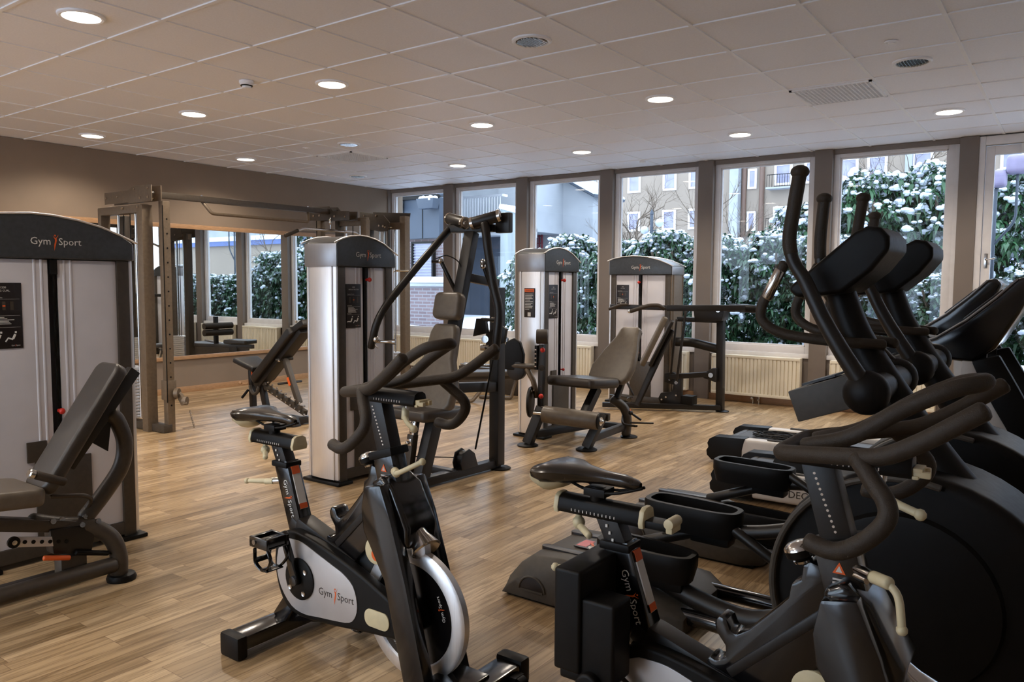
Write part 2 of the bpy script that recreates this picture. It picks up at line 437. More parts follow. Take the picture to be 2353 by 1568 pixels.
def tag(o, label=None, cat=None, group=None, kind=None):
    if label: o['label'] = label
    if cat: o['category'] = cat
    if group: o['group'] = group
    if kind: o['kind'] = kind
    return o
def thing(name, label, cat, loc=(0, 0, 0), rz=0, group=None):
    o = bpy.data.objects.new(name, None); COL.objects.link(o)
    o.empty_display_size = .1
    o.location = loc; o.rotation_euler = (0, 0, rz)
    return tag(o, label, cat, group)
def struct(o): o['kind'] = 'structure'; return o
def copy_tree(o, parent=None):
    c = o.copy(); COL.objects.link(c)
    if parent: c.parent = parent
    for ch in [k for k in KIDS.get(o.name, [])]: copy_tree(ch, c)
    return c
KIDS = {}
def index_kids():
    KIDS.clear()
    for ob in bpy.data.objects:
        if ob.parent: KIDS.setdefault(ob.parent.name, []).append(ob)
def at(px, py, Y):
    """the world point on the vertical plane y = Y that a pixel of the photograph looks at"""
    d = CF + CR * ((px - 1176.5) / 1791.7) + CU * ((784 - py) / 1791.7)
    return CP + d * ((Y - CP.y) / d.y)
# ================================================================ ROOM SHELL
XL, XR, YB, YF, H = -6.507, 5.4, 6.52, -5.6, 2.85
b = MB(); b.box(XL - .2, XR + .2, YF - .2, YB + .14, -.12, 0); struct(b.build('floor', 'floor'))
b = MB(); b.box(XL - .2, XR + .2, YF - .2, YB + .3, H + .004, H + .14); struct(b.build('ceiling', 'tile'))
# suspended grid: tee bars on a 0.6 m module
b = MB()
k = math.ceil(XL / .6)
while k * .6 < XR: b.box(k * .6 - .012, k * .6 + .012, YF, YB, H - .003, H + .004); k += 1
k = math.ceil(YF / .6)
while k * .6 < YB: b.box(XL, XR, k * .6 - .012, k * .6 + .012, H - .0035, H + .004); k += 1
struct(b.build('trim_1', 'twhite'))
b = MB(); b.box(XL - .15, XL, YF - .1, YB + .3, 0, H); struct(b.build('wall_left', 'wallm'))
b = MB(); b.box(XR, XR + .15, YF - .1, YB + .3, 0, H); struct(b.build('wall_right', 'pale'))
b = MB(); FX0, FX1 = -6.2, .8
b.box(XL - .1, FX0, YF - .15, YF, 0, H); b.box(FX1, XR + .1, YF - .15, YF, 0, H); b.box(FX0, FX1, YF - .15, YF, 0, .25); b.box(FX0, FX1, YF - .15, YF, 2.76, H)
for k in range(1, 5): b.box(FX0 + 1.4 * k - .07, FX0 + 1.4 * k + .07, YF - .15, YF, .25, 2.76)
struct(b.build('wall_front', 'pale'))
for k in range(5):  # added windows in the unseen wall, enlarged to bring daylight onto the ceiling
    x0, x1 = FX0 + 1.4 * k + (.07 if k else 0), FX0 + 1.4 * (k + 1) - (.07 if k < 4 else 0)
    b = MB(); t_ = .06
    b.box(x0, x0 + t_, YF - .11, YF - .03, .25, 2.76); b.box(x1 - t_, x1, YF - .11, YF - .03, .25, 2.76)
    b.box(x0 + t_, x1 - t_, YF - .11, YF - .03, .25, .31); b.box(x0 + t_, x1 - t_, YF - .11, YF - .03, 2.70, 2.76)
    o = struct(b.build('window_%d' % (k + 9), 'white', bevel=.004))
    b = MB(); b.box(x0 + .04, x1 - .04, YF - .075, YF - .069, .29, 2.72); b.build('pane', 'pane', o)
# window wall: spandrel below the sills, header strip above, door bay cut out
WC = [-5.915 + 1.345 * i for i in range(6)]          # glass centres
PITCH = 1.345
DX0, DX1 = 1.60, 2.62
b = MB()
b.box(XL, DX0, YB, YB + .14, 0, .60); b.box(DX1, XR, YB, YB + .14, 0, .60)
b.box(XL, XR, YB, YB + .16, 2.80, H)
struct(b.build('wall_back', 'column'))
n = 2
def pil(x0, x1):
    global n
    b = MB(); b.box(x0, x1, YB - .05, YB + .15, 0, 2.85)
    o = struct(b.build('trim_%d' % n, 'column', bevel=.004)); n += 1
pil(XL, WC[0] - .57)
for i in range(5):
    c = (WC[i] + WC[i + 1]) / 2; pil(c - .090, c + .095)
pil(1.435, 1.60)
b = MB(); b.box(1.388, 1.437, YB + .03, YB + .12, .0, 2.84); struct(b.build('trim_%d' % n, 'white', bevel=.003)); n += 1
def window(i, xc, hw=.58):
    x0, x1 = xc - hw, xc + hw
    z0, z1 = .60, 2.835
    b = MB(); t = .062; ya, yb = YB + .03, YB + .11
    b.box(x0, x0 + t, ya, yb, z0, z1); b.box(x1 - t, x1, ya, yb, z0, z1)
    b.box(x0 + t, x1 - t, ya, yb, z1 - t - .01, z1); b.box(x0 + t, x1 - t, ya, yb, z0, z0 + t + .02)
    # inner glazing bead
    for (a, c, d, e) in ((x0 + t, x0 + t + .018, z0 + .08, z1 - .07), (x1 - t - .018, x1 - t, z0 + .08, z1 - .07)): b.box(a, c, ya + .02, yb - .02, d, e)
    b.box(x0 + t, x1 - t, ya + .02, yb - .02, z0 + .08, z0 + .10); b.box(x0 + t, x1 - t, ya + .02, yb - .02, z1 - .09, z1 - .072)
    o = struct(b.build('window_%d' % i, 'white', bevel=.004))
    g = MB(); g.box(x0 + .05, x1 - .05, YB + .068, YB + .074, z0 + .05, z1 - .04); g.build('pane', 'pane', o)
    s_ = MB(); s_.box(x0 - .0, x1 + .0, YB - .025, YB + .05, z0 - .045, z0 + .004); s_.build('sill', 'white', o, bevel=.006)
    return o
for i, xc in enumerate(WC): window(i + 1, xc)
for i, xc in enumerate([3.33, 4.66]): window(i + 7, xc, .6)
for x in (3.99, 5.30): pil(x - .09, x + .09)
pil(2.64, 2.74)
# the glazed door at the right
b = MB()
for a, c in ((1.60, 1.655), (2.575, 2.63)): b.box(a, c, YB - .03, YB + .12, 0, 2.84)
b.box(1.655, 2.575, YB - .03, YB + .12, 2.755, 2.84)
d = struct(b.build('door_1', 'white', bevel=.005))
b = MB()
for a, c in ((1.66, 1.735), (2.495, 2.57)): b.box(a, c, YB + .0, YB + .06, .02, 2.745)
b.box(1.735, 2.495, YB + .0, YB + .06, 2.66, 2.745); b.box(1.735, 2.495, YB + .0, YB + .06, .02, .30)
leaf = b.build('door_leaf', 'white', d, bevel=.004)
b = MB(); b.box(1.72, 2.51, YB + .028, YB + .034, .28, 2.68); b.build('pane', 'pane', d)
b = MB(); b.tube(rounded([(1.70, YB + .0, 1.64), (1.70, YB - .05, 1.64), (1.78, YB - .055, 1.65)], .02), .009); b.box(1.685, 1.715, YB - .008, YB, 1.56, 1.70)
b.build('door_handle', 'chrome', leaf, bevel=.001)
b = MB(); b.box(1.95, 2.5, YB - .035, YB - .012, 2.66, 2.75); b.build('door_closer', 'white', d, bevel=.006)
# baseboards
b = MB(); b.box(XL, XL + .016, YF, YB, 0, .075); struct(b.build('baseboard_left', 'oak', bevel=.003))
b = MB()
b.box(XL, DX0, YB - .016, YB, 0, .075); b.box(DX1, XR, YB - .016, YB, 0, .075); struct(b.build('baseboard_back', 'oak', bevel=.003))

# ================================================================ MIRROR
mi_ = thing('wall_mirror', 'long wood-framed mirror on the taupe left wall reflecting the windows', 'mirror', (XL + .01, 2.6, 0))
b = MB(); b.box(XL + .004, XL + .012, -.6, 5.78, .46, 2.03); b.build('mirror_glass', 'mirror', mi_, world=True)
b = MB(); b.box(XL, XL + .025, -.64, 5.82, 2.03, 2.085); b.box(XL, XL + .03, -.64, 5.82, .415, .46)
b.box(XL, XL + .025, 5.78, 5.82, .46, 2.03); b.box(XL, XL + .025, -.64, -.6, .46, 2.03)
b.build('mirror_frame', 'oak', mi_, world=True, bevel=.003)

# ================================================================ RADIATORS
def radiator(x0, x1, label):
    r = thing('radiator', label, 'radiator', ((x0 + x1) / 2, 6.43, 0), group='panel radiators under the windows')
    hw = (x1 - x0) / 2; z0, z1 = .09, .56
    b = MB(); ya, yb = -.03, .06
    nrib = int((x1 - x0) / .045); p = []
    for k in range(nrib + 1):
        x = -hw + .025 + (2 * hw - .05) * k / nrib
        if k < nrib:
            dx = (2 * hw - .05) / nrib
            p += [(x, ya), (x + dx * .68, ya), (x + dx * .76, ya + .016), (x + dx * .92, ya + .016)]
    p += [(hw - .025, ya), (hw, ya + .012), (hw, yb), (-hw, yb), (-hw, ya + .012)]
    b.prism(p, z0 + .03, z1 - .03, 'z')
    b.build('panel', 'radi', r)
    b = MB(); b.box(-hw, hw, ya - .006, yb + .006, z1 - .032, z1); b.box(-hw, hw, ya - .006, yb + .004, z0, z0 + .032)
    b.box(-hw - .006, -hw + .004, ya, yb, z0, z1); b.box(hw - .004, hw + .006, ya, yb, z0, z1)
    b.build('top_grille', 'radi', r, bevel=.005)
    b = MB(); b.cyl((-.02, .02, 0), (-.02, .02, z0), .008); b.cyl((.05, .02, 0), (.05, .02, z0), .008)
    b.sphere((-.02, -.01, .065), .02); b.sphere((.05, .0, .05), .013)
    b.build('valve', 'chrome', r)
    return r
lab = ['cream panel radiator under the left corner window, half behind the tall machine tower',
       'cream panel radiator under the second window from the left corner',
       'cream panel radiator right behind the leg extension machine tower',
       'cream panel radiator behind the bench press machine frame',
       'whole cream panel radiator left of the cross trainers with round valve below',
       'cream panel radiator seen between the cross trainer columns']
for i, xc in enumerate(WC): radiator(xc - .51, xc + .51, lab[i])
radiator(2.9, 3.9, 'cream panel radiator beside the glazed door')

# ================================================================ CEILING FITTINGS
def downlight(x, y, lit, label, grp):
    t = thing('downlight', label, 'ceiling light', (x, y, H), group=grp)
    b = MB()
    b.lathe((0, 0, 0), (0, 0, -1), [(-.06, .094), (.0, .094), (.010, .099), (.012, .112), (.006, .121), (.0, .121), (-.06, .13)], 32, closed_ends=False)
    b.build('trim_ring', 'twhite', t)
    if lit:
        b = MB(); b.lathe((0, 0, -.006), (0, 0, 1), [(0, .001), (0, .092), (.004, .094)], 32, closed_ends=False); b.build('diffuser', 'lamp', t)
        ld = bpy.data.lights.new('downlight_lamp', 'SPOT'); ld.energy = LAMP_W; ld.color = LAMP_C
        ld.spot_size = math.radians(150); ld.spot_blend = .55; ld.shadow_soft_size = .09
        lo = bpy.data.objects.new('downlight_lamp', ld); COL.objects.link(lo); lo.parent = t; lo.location = (0, 0, -.03)
    else:
        b = MB()
        b.lathe((0, 0, -.003), (0, 0, 1), [(.0, .001), (.0, .093), (.003, .094)], 32, closed_ends=False)
        b.build('dark_recess', 'plastic', t)  # black disc paints in the shade of a recess behind the fins
        b = MB()
        for k in range(9):
            xx = -.076 + .019 * k; hh = math.sqrt(.092 ** 2 - xx ** 2) - .002
            b.hexa([(xx - .002, -hh, -.0035), (xx + .003, -hh, -.0035), (xx + .003, hh, -.0035), (xx - .002, hh, -.0035), (xx - .001, -hh, -.014), (xx + .001, -hh, -.014), (xx + .001, hh, -.014), (xx - .001, hh, -.014)])
        b.build('louvre', 'chrome', t)
lits = [(-2.1, -.3, 'large lit round downlight at upper left, nearest the camera'),
        (-2.1, 1.5, 'lit round downlight just right of the smoke detector'),
        (-3.9, 1.5, 'lit round downlight in front of the mirror, left of the smoke detector'),
        (-5.7, 1.5, 'lit round downlight at far left close to the taupe wall'),
        (-5.7, 3.3, 'lit round downlight near the taupe wall above the pull-up bar'),
        (-2.1, 3.3, 'lit round downlight in the middle of the ceiling above the pulldown machine'),
        (-3.9, 5.1, 'small lit round downlight nearest the window corner'),
        (-.3, 3.3, 'lit round downlight in the ceiling right of centre, above the leg extension machine'),
        (-2.1, 5.1, 'lit round downlight before the third window from the corner'),
        (-.3, 5.1, 'lit round downlight before the fifth window, between two ceiling seams'),
        (1.5, 5.1, 'lit round downlight at far right near the glazed door')]
for x, y, l in lits: downlight(x, y, True, l, 'lit round ceiling downlights')
for x, y, l in [(-.3, 1.5, 'unlit round downlight with chrome louvre at top centre'), (-3.9, 3.3, 'unlit round downlight beside the far square air vent'),
                (-5.7, 5.1, 'small unlit round downlight near the left corner of the window wall'), (1.5, 3.3, 'unlit round downlight with chrome louvre right of the near air vent')]:
    downlight(x, y, False, l, 'unlit round ceiling downlights')
for x, y in [(-3.9, -.3), (-5.7, -.3), (-.3, -2.1), (-2.1, -2.1), (-3.9, -2.1), (-5.7, -3.9), (3.3, 5.1), (-.3, -3.9), (-3.9, -3.9)]:
    downlight(x, y, True, 'lit round downlight behind the camera, outside the picture', 'lit downlights outside the picture')

def vent(xc, yc, label):
    t = thing('air_vent', label, 'ceiling vent', (xc, yc, H), group='square ceiling air vents')
    b = MB(); b.box(-.288, .288, -.288, .288, -.004, .003); b.build('backing', 'plastic', t)
    b = MB()
    for s_ in (-1, 1):
        b.box(-.29, .29, s_ * .28 - .01, s_ * .28 + .01, -.014, -.002); b.box(s_ * .28 - .01, s_ * .28 + .01, -.29, .29, -.014, -.002)
    for k in range(19):
        q = -.27 + .54 * k / 18
        b.box(q - .0045, q + .0045, -.28, .28, -.012, -.0045); b.box(-.28, .28, q - .0045, q + .0045, -.0125, -.005)
    b.build('grille', 'twhite', t)
vent(.9, 3.9, 'large square perforated air vent in the ceiling at right')
vent(-4.5, 3.9, 'distant square perforated air vent near the unlit downlight at left centre')
t = thing('smoke_detector', 'white dome smoke detector on the ceiling at upper left', 'smoke detector', (-2.56, 1.09, H))
b = MB(); b.lathe((0, 0, .002), (0, 0, -1), [(0, .052), (.018, .052), (.02, .05)], 28); b.build('base', 'twhite', t)
b = MB(); b.lathe((0, 0, -.018), (0, 0, -1), [(0, .047), (.012, .047), (.012, .036), (.02, .034), (.032, .03), (.036, .02)], 28); b.build('sensor_head', 'twhite', t)
b = MB(); b.lathe((0, 0, -.031), (0, 0, -1), [(0, .043), (.006, .042)], 28); b.build('vent_slot', 'plastic', t)
for x, y, l in [(1.47, 2.76, 'small white ceiling disc above the unlit downlight at right'), (-4.47, 3.2, 'tiny white ceiling disc left of the far unlit downlight')]:
    b = MB(); b.lathe((0, 0, .002), (0, 0, -1), [(0, .040), (.008, .038), (.008, .026), (.004, .022), (.012, .018), (.013, .004)], 24)
    o = b.build('ceiling_sensor', 'twhite', loc=None); o.location = (x, y, H); tag(o, l, 'ceiling sensor', 'ceiling sensor discs')
b = MB(); b.box(-.035, .035, -.02, .02, -.03, .002); b.cyl((0, -.012, -.02), (0, -.024, -.02), .008)
o = b.build('motion_sensor', 'twhite', bevel=.004); o.location = (-1.82, 6.04, H); tag(o, 'small box-shaped motion sensor on the ceiling close to the window heads', 'motion sensor')

# exit signs on the wall behind the camera, seen only as reflections in the panes
for x, l in ((-1.07, 'green exit sign high on the pale wall behind the camera'),):
    t = thing('exit_sign', l, 'exit sign', (x, YF + .02, 2.14))
    b = MB(); b.box(-.21, .21, -.02, .03, -.10, .10); b.build('housing', 'exit_w', t, bevel=.004)
    b = MB(); b.box(-.19, .19, .031, .034, -.085, .085); b.build('face', 'exit_g', t)
    b = MB()
    # running figure and arrow pictogram, mirrored doorway
    P = lambda pts: b.raw([(p[0], .0355, p[1]) for p in pts], [tuple(range(len(pts)))])
    P([(.02, -.07), (.10, -.07), (.10, .07), (.02, .07)]); P([(-.02, .05), (.0, .05), (.0, .065), (-.02, .065)])
    P([(-.05, -.06), (-.035, -.06), (-.01, .0), (-.005, .04), (-.03, .04), (-.05, .0)]); P([(-.08, .01), (-.03, .03), (-.03, .045), (-.085, .022)])
    P([(-.16, 0), (-.12, .04), (-.12, .012), (-.095, .012), (-.095, -.012), (-.12, -.012), (-.12, -.04)])
    b.build('pictogram', 'exit_w', t)
# ================================================================ OUTSIDE
GZ = .42
b = MB()
nx, ny = 70, 50
vs, fs = [], []
for j in range(ny + 1):
    for i in range(nx + 1):
        x = -42 + 74 * i / nx; y = YB + .16 + 50 * (j / ny) ** 1.7
        z = GZ + .10 * math.sin(x * 1.3 + y) * math.cos(y * .9 - x * .5) + .06 * math.sin(3.1 * x) * math.sin(2.3 * y)
        if y < 7.2: z = .57 + .03 * math.sin(5 * x)
        vs.append((x, y, z))
for j in range(ny):
    for i in range(nx):
        a = j * (nx + 1) + i; fs.append((a, a + 1, a + nx + 2, a + nx + 1))
b.raw(vs, fs)
o = struct(b.build('ground', 'snow'))
b = MB(); b.raw([(-30, -45, -.1), (25, -45, -.1), (25, YF - .16, -.1), (-30, YF - .16, -.1)], [(0, 1, 2, 3)]); struct(b.build('ground', 'snow'))  # unseen snow added behind the camera to bounce daylight up to the ceiling

def win_part(parent, x, z, w_, h_, y, fm='white', gm='glassd', t=.10, name='window_frame', bars=()):
    b = MB()
    b.box(x - w_ / 2, x + w_ / 2, y - .08, y + .05, z + h_ / 2 - t, z + h_ / 2); b.box(x - w_ / 2, x + w_ / 2, y - .08, y + .05, z - h_ / 2, z - h_ / 2 + t)
    b.box(x - w_ / 2, x - w_ / 2 + t, y - .08, y + .05, z - h_ / 2 + t, z + h_ / 2 - t); b.box(x + w_ / 2 - t, x + w_ / 2, y - .08, y + .05, z - h_ / 2 + t, z + h_ / 2 - t)
    for q in bars: b.box(x + q - t / 3, x + q + t / 3, y - .07, y + .05, z - h_ / 2 + t, z + h_ / 2 - t)
    f = b.build(name, fm, parent, world=True)
    b = MB(); b.box(x - w_ / 2 + t / 2, x + w_ / 2 - t / 2, y - .02, y + .02, z - h_ / 2 + t / 2, z + h_ / 2 - t / 2); b.build('pane', gm, f, world=True)
    return f

# dark clad house with brick base, seen through the corner window
A = thing('grey_house', 'dark blue-grey clad house with brown brick ground floor outside the corner window', 'building', (-12, 13.5, 0))
b = MB(); b.box(-17, -11.15, 13, 13.3, 2.56, 3.62); b.build('cladding', 'metalp', A, world=True)
b = MB()
for k in range(8): b.box(-16.5 + k * .68, -16.485 + k * .68, 12.985, 13, 2.56, 3.62)
b.box(-17, -11.15, 12.93, 13.02, 3.60, 3.68); b.build('cladding_seam', 'plastic', A, world=True)
b = MB(); b.box(-17, -11.15, 13.02, 13.3, 3.66, 6.5); b.build('upper_wall', 'metalp', A, world=True)
b = MB(); b.box(-17, -10.95, 13.1, 13.3, GZ - .4, 2.56); b.build('brick_base', 'brick', A, world=True)
win_part(A, -12.0, 4.25, 1.5, 1.1, 12.98, bars=(0,)); win_part(A, -14.2, 4.25, 1.5, 1.1, 12.98, bars=(0,))
f = win_part(A, -11.75, 1.98, .78, 1.0, 13.06, 'plastic', 'glassd', .05)
b = MB(); [b.box(-12.12, -11.38, 13.02, 13.035, 1.52 + k * .075, 1.545 + k * .075) for k in range(13)]; b.build('blind', 'concrete', f, world=True)
b = MB(); b.box(-12.25, -11.25, 12.9, 13.12, 1.38, 1.45); b.build('window_ledge', 'snow', A, world=True, bevel=.02)
b = MB(); b.box(-12.9, -12.55, 12.75, 13.1, GZ, 2.50); b.build('brick_pier', 'brick', A, world=True)
for x, l in ((-11.32, 'dark flower box heaped with snow on the grey house, right one'), (-12.62, 'dark flower box heaped with snow at the edge of the corner window')):
    t = thing('flower_box', l, 'flower box', (x, 12.75, 3.30), group='snowy flower boxes')
    b = MB(); b.hexa([(-.24, -.1, 0), (.24, -.1, 0), (.24, .12, 0), (-.24, .12, 0), (-.3, -.13, .26), (.3, -.13, .26), (.3, .15, .26), (-.3, .15, .26)]); b.build('box', 'metalp', t, bevel=.01)
    b = MB(); [b.sphere((-.22 + .075 * k, .03 * math.sin(k * 3.3), .27 + .03 * math.sin(k * 2.1)), .075 + .02 * math.sin(k * 4.1), (1.1, 1.3, .9), 10) for k in range(7)]; b.build('snow_cap', 'snow', t)
# low brick retaining wall with snow on top
t = thing('brick_garden_wall', 'low brown brick garden wall capped with snow outside the corner window', 'wall', (-9.2, 10.6, 0))
b = MB(); b.box(-11.5, -8.75, 10.5, 10.85, .3, 1.30); b.build('brickwork', 'brick', t, world=True)
b = MB(); b.box(-11.5, -8.7, 10.44, 10.9, 1.30, 1.37); b.build('coping', 'concrete', t, world=True, bevel=.01)
b = MB(); b.box(-11.5, -8.7, 10.46, 10.9, 1.37, 1.52); b.build('snow_cap', 'snow', t, world=True, bevel=.06, seg=3)

# terrace building with white railing
B = thing('terrace_house', 'pale concrete house with a white-railed terrace outside the second window', 'building', (-10.5, 17, 0))
b = MB(); b.box(-16, -11.4, 16.6, 20, GZ, 6.5); b.build('rear_wall', 'concrete', B, world=True)
b = MB(); b.box(-13.5, -10.5, 15.0, 16.6, 2.72, 2.98); b.build('terrace_slab', 'concrete', B, world=True)
b = MB(); b.box(-13.2, -10.6, 15.6, 16.5, GZ, 2.72); b.build('lower_wall', 'metalp', B, world=True)
b = MB(); b.box(-11.4, -10.5, 15.9, 20, 2.9, 6.2); b.build('side_wall', 'concrete', B, world=True)
b = MB()
b.box(-13.4, -10.6, 15.02, 15.07, 3.80, 3.86); b.box(-13.4, -10.6, 15.02, 15.07, 3.02, 3.06)
for k in range(28): b.box(-13.38 + k * .099, -13.355 + k * .099, 15.03, 15.055, 3.0, 3.82)
b.beam((-10.6, 15.045, 3.83), (-9.85, 14.2, 3.68), .05, .06); b.beam((-10.6, 15.045, 3.04), (-9.85, 14.2, 2.9), .04, .04)
b.build('railing', 'steel', B, world=True)
# tall streaked pier close by
t = thing('concrete_pier', 'tall streaked grey concrete pier with a cap of snow outside the second window', 'wall', (-7.3, 11.2, 0))
b = MB(); b.prism([(-7.66, GZ - .2), (-7.16, GZ - .2), (-7.16, 2.84), (-7.66, 2.98)], 11.0, 11.6, 'y'); b.build('pier', 'concrete2', t, world=True, bevel=.02)
b = MB(); b.prism([(-7.69, 2.98), (-7.12, 2.83), (-7.12, 2.90), (-7.35, 3.02), (-7.66, 3.08)], 10.96, 11.62, 'y'); b.build('snow_cap', 'snow', t, world=True, bevel=.03)
# red slatted screens
for x, y, z0, z1, w_, l in ((-8.0, 12.3, .6, 3.15, .26, 'dark red slatted screen beside the concrete pier'), (-11.27, 17.85, 2.3, 3.62, .24, 'dark red slatted screen on the left edge of the gabled wall')):
    b = MB()
    b.box(x - w_ / 2, x - w_ / 2 + .04, y - .03, y + .03, z0, z1); b.box(x + w_ / 2 - .04, x + w_ / 2, y - .03, y + .03, z0, z1)
    b.box(x - .02, x + .02, y - .02, y + .02, z0, z1)
    k = z0 + .1
    while k < z1: b.box(x - w_ / 2, x + w_ / 2, y - .015, y + .015, k, k + .035); k += .22
    o = b.build('slatted_screen', mat('dark_red_stain', (.16, .02, .03), .6, nscale=9), bevel=.003); tag(o, l, 'screen')

# gabled pale building
Cb = thing('gabled_house', 'pale blue-grey house end with a sloping snowy eave outside the third window', 'building', (-11, 20, 0))
b = MB(); b.prism([(-13.5, GZ - .3), (-9.44, GZ - .3), (-9.44, 3.98), (-10.72, 4.66), (-11.6, 4.72), (-13.5, 4.75)], 18, 19.5, 'y'); b.build('end_wall', 'concrete', Cb, world=True)
b = MB()
b.beam((-13.6, 18.2, 4.86), (-10.72, 18.2, 4.78), .8, .08); b.beam((-10.75, 18.7, 4.78), (-9.25, 18.7, 3.98), 1.9, .08)
b.build('roof_edge', 'metalp', Cb, world=True)
b = MB(); b.beam((-10.75, 18.7, 4.85), (-9.25, 18.7, 4.05), 1.95, .07); b.build('roof_snow', 'snow', Cb, world=True, bevel=.02)

# long ochre block in the distance
D = thing('ochre_apartment_block', 'long ochre rendered apartment block with white-framed windows behind the hedge', 'building', (-6, 48, 0))
b = MB(); b.box(-34, 22, 45, 58, -2, 16)
b.box(-34, -14.6, 44.9, 45, -2, 16); b.build('wall', 'render_', D, world=True)
b = MB(); b.box(-15.15, -14.6, 44.3, 44.9, -1, 12); b.box(-5.5, -5.15, 44.6, 45, -1, 12); b.build('pale_pilaster', 'concrete', D, world=True)
b = MB()
for x in (-14.45, -13.35): b.cyl((x, 44.9, -1), (x, 44.9, 12), .16, seg=10)
b.build('downpipe', mat('brown_pipe', (.12, .07, .05), .6, nscale=8), D, world=True)
for z in (8.1, 5.55, 2.9):
    for x in (-29, -27, -24.2, -21.9, -19.35, -17.55): win_part(D, x, z, .95, 1.3, 44.9, t=.13)
    win_part(D, -13.95, z - .3, .55, 1.2, 44.95, t=.12)
    for x in (-12.1, -10.35, -8.45, -6.95, -4.7, -2.4, -.6, 1.6, 3.4, 6, 8, 11, 13.5, 16): win_part(D, x, z - .15, 1.05, 1.3, 44.95, t=.14)
    b = MB(); b.box(-12.9, -11.3, 44.2, 45, z - 1.05, z - .95); b.build('balcony_slab', 'concrete', D, world=True)
    b = MB(); b.box(-12.85, -11.35, 44.22, 44.25, z - .25, z - .21)
    for k in range(11): b.box(-12.85 + k * .15, -12.83 + k * .15, 44.22, 44.25, z - .95, z - .22)
    b.build('balcony_rail', 'plastic', D, world=True)
# low building with a blue fascia to the right (seen in the mirror)
Eb = thing('pavilion', 'low grey pavilion with a blue fascia seen only in the wall mirror', 'building', (10, 24, 0))
b = MB(); b.box(4, 30, 24, 32, 0, 3.4); b.build('wall', 'render_', Eb, world=True)
b = MB(); b.box(5, 32, 27, 34, 3.9, 9); b.build('upper_wall', 'concrete', Eb, world=True)
b = MB(); b.box(3.8, 30.2, 23.8, 32, 3.4, 3.65); b.build('fascia', mat('blue_fascia', (.06, .10, .26), .5, nscale=5), Eb, world=True)
b = MB(); b.box(3.8, 30.2, 23.7, 32, 3.65, 3.90); b.build('roof_snow', 'snow', Eb, world=True, bevel=.05)

# lamp post with four globes
t = thing('street_lamp', 'slim street lamp with white globe lights among the branches outside', 'street lamp', (-5.56, 14, 0))
b = MB(); b.tube([(-5.56, 14, .2), (-5.56, 14, 3.0)], .035); b.lathe((-5.56, 14, 2.98), (0, 0, 1), [(0, .045), (.04, .04), (.12, .002)], 12)
for dx, dz in ((.17, 2.62), (-.13, 2.50), (-.30, 2.36), (.06, 2.40)): b.tube([(-5.56, 14, dz - .02), (-5.56 + dx, 14, dz)], .014, 8)
b.build('pole', 'metalp', t, world=True)
gm = mat('frosted_globe', (.40, .44, .50), .25, nscale=10, namt=.04)
for dx, dy, dz in ((.19, 0, 2.78), (-.13, -.1, 2.62), (-.06, .1, 2.52), (.0, -.16, 2.46)):
    b = MB(); b.sphere((-5.56 + dx, 14 + dy, dz), .095); b.build('globe', gm, t, world=True)
# two seat-shaped lanterns near the door: frosted square globes on a post
t = thing('garden_lamp', 'garden lamp with two big frosted violet-grey shades outside the glazed door', 'street lamp', (2.2, 9.2, 0))
q1, q2 = at(2290, 412, 9.2), at(2340, 378, 9.2)
b = MB(); b.tube(rounded([(q1.x, 9.2, .4), (q1.x, 9.2, q1.z - .12)], .1), .02); b.tube(rounded([(q1.x, 9.2, 1.9), (q2.x, 9.2, 2.2), (q2.x, 9.2, q2.z - .1)], .1), .016); b.build('pole', 'metalp', t, world=True)
sm = mat('violet_grey_shade', (.22, .19, .30), .4, nscale=9, namt=.12)
for q, r in ((q1, .115), (q2, .125)):
    b = MB(); b.obox((q.x, 9.2, q.z), (r * 2, r * 1.6, r * 1.9)); b.build('lamp_shade', sm, t, world=True, bevel=r * .5, seg=4)

# ---- bare trees
def grow(b, p, d, L, r, depth, rnd):
    n = 4; pts = [p]; q = p.copy(); dd = d.copy()
    for k in range(n):
        dd = (dd + V((rnd.uniform(-.16, .16), rnd.uniform(-.16, .16), rnd.uniform(-.04, .12)))).normalized()
        q = q + dd * (L / n); pts.append(q.copy())
    b.tube(pts, r, 5 if depth > 1 else 3, cap=False, rr=[r * (1 - .45 * i / n) for i in range(n + 1)])
    if depth == 0: return
    for k in range(3 if depth > 1 else 4):
        i = rnd.randint(1, n); ang = rnd.uniform(.35, .85); az = rnd.uniform(0, 2 * PI)
        s_, u_ = frame_from(dd)
        nd = (dd * math.cos(ang) + (s_ * math.cos(az) + u_ * math.sin(az)) * math.sin(ang)).normalized()
        grow(b, pts[i], nd, L * rnd.uniform(.6, .8), r * .55, depth - 1, rnd)
def tree(x, y, hgt, label, seed, snow=True):
    rnd = random.Random(seed)
    t = thing('bare_tree', label, 'tree', (x, y, GZ - .1), group='bare winter trees')
    b = MB(); grow(b, V((0, 0, 0)), V((0, 0, 1)), hgt * .42, .075, 5, rnd); b.build('branches', 'bark', t)
tree(-7.6, 17.5, 5.2, 'leafless tree with fine branches outside the fourth window', 3)
tree(-5.2, 17.0, 4.6, 'leafless tree right of the street lamp outside the fourth window', 5)
tree(-.9, 15.0, 5.4, 'leafless tree rising above the snowy hedge outside the window by the door', 8)
tree(6.8, 13.0, 5.6, 'leafless tree standing right of the glazed door, seen in the mirror', 21)

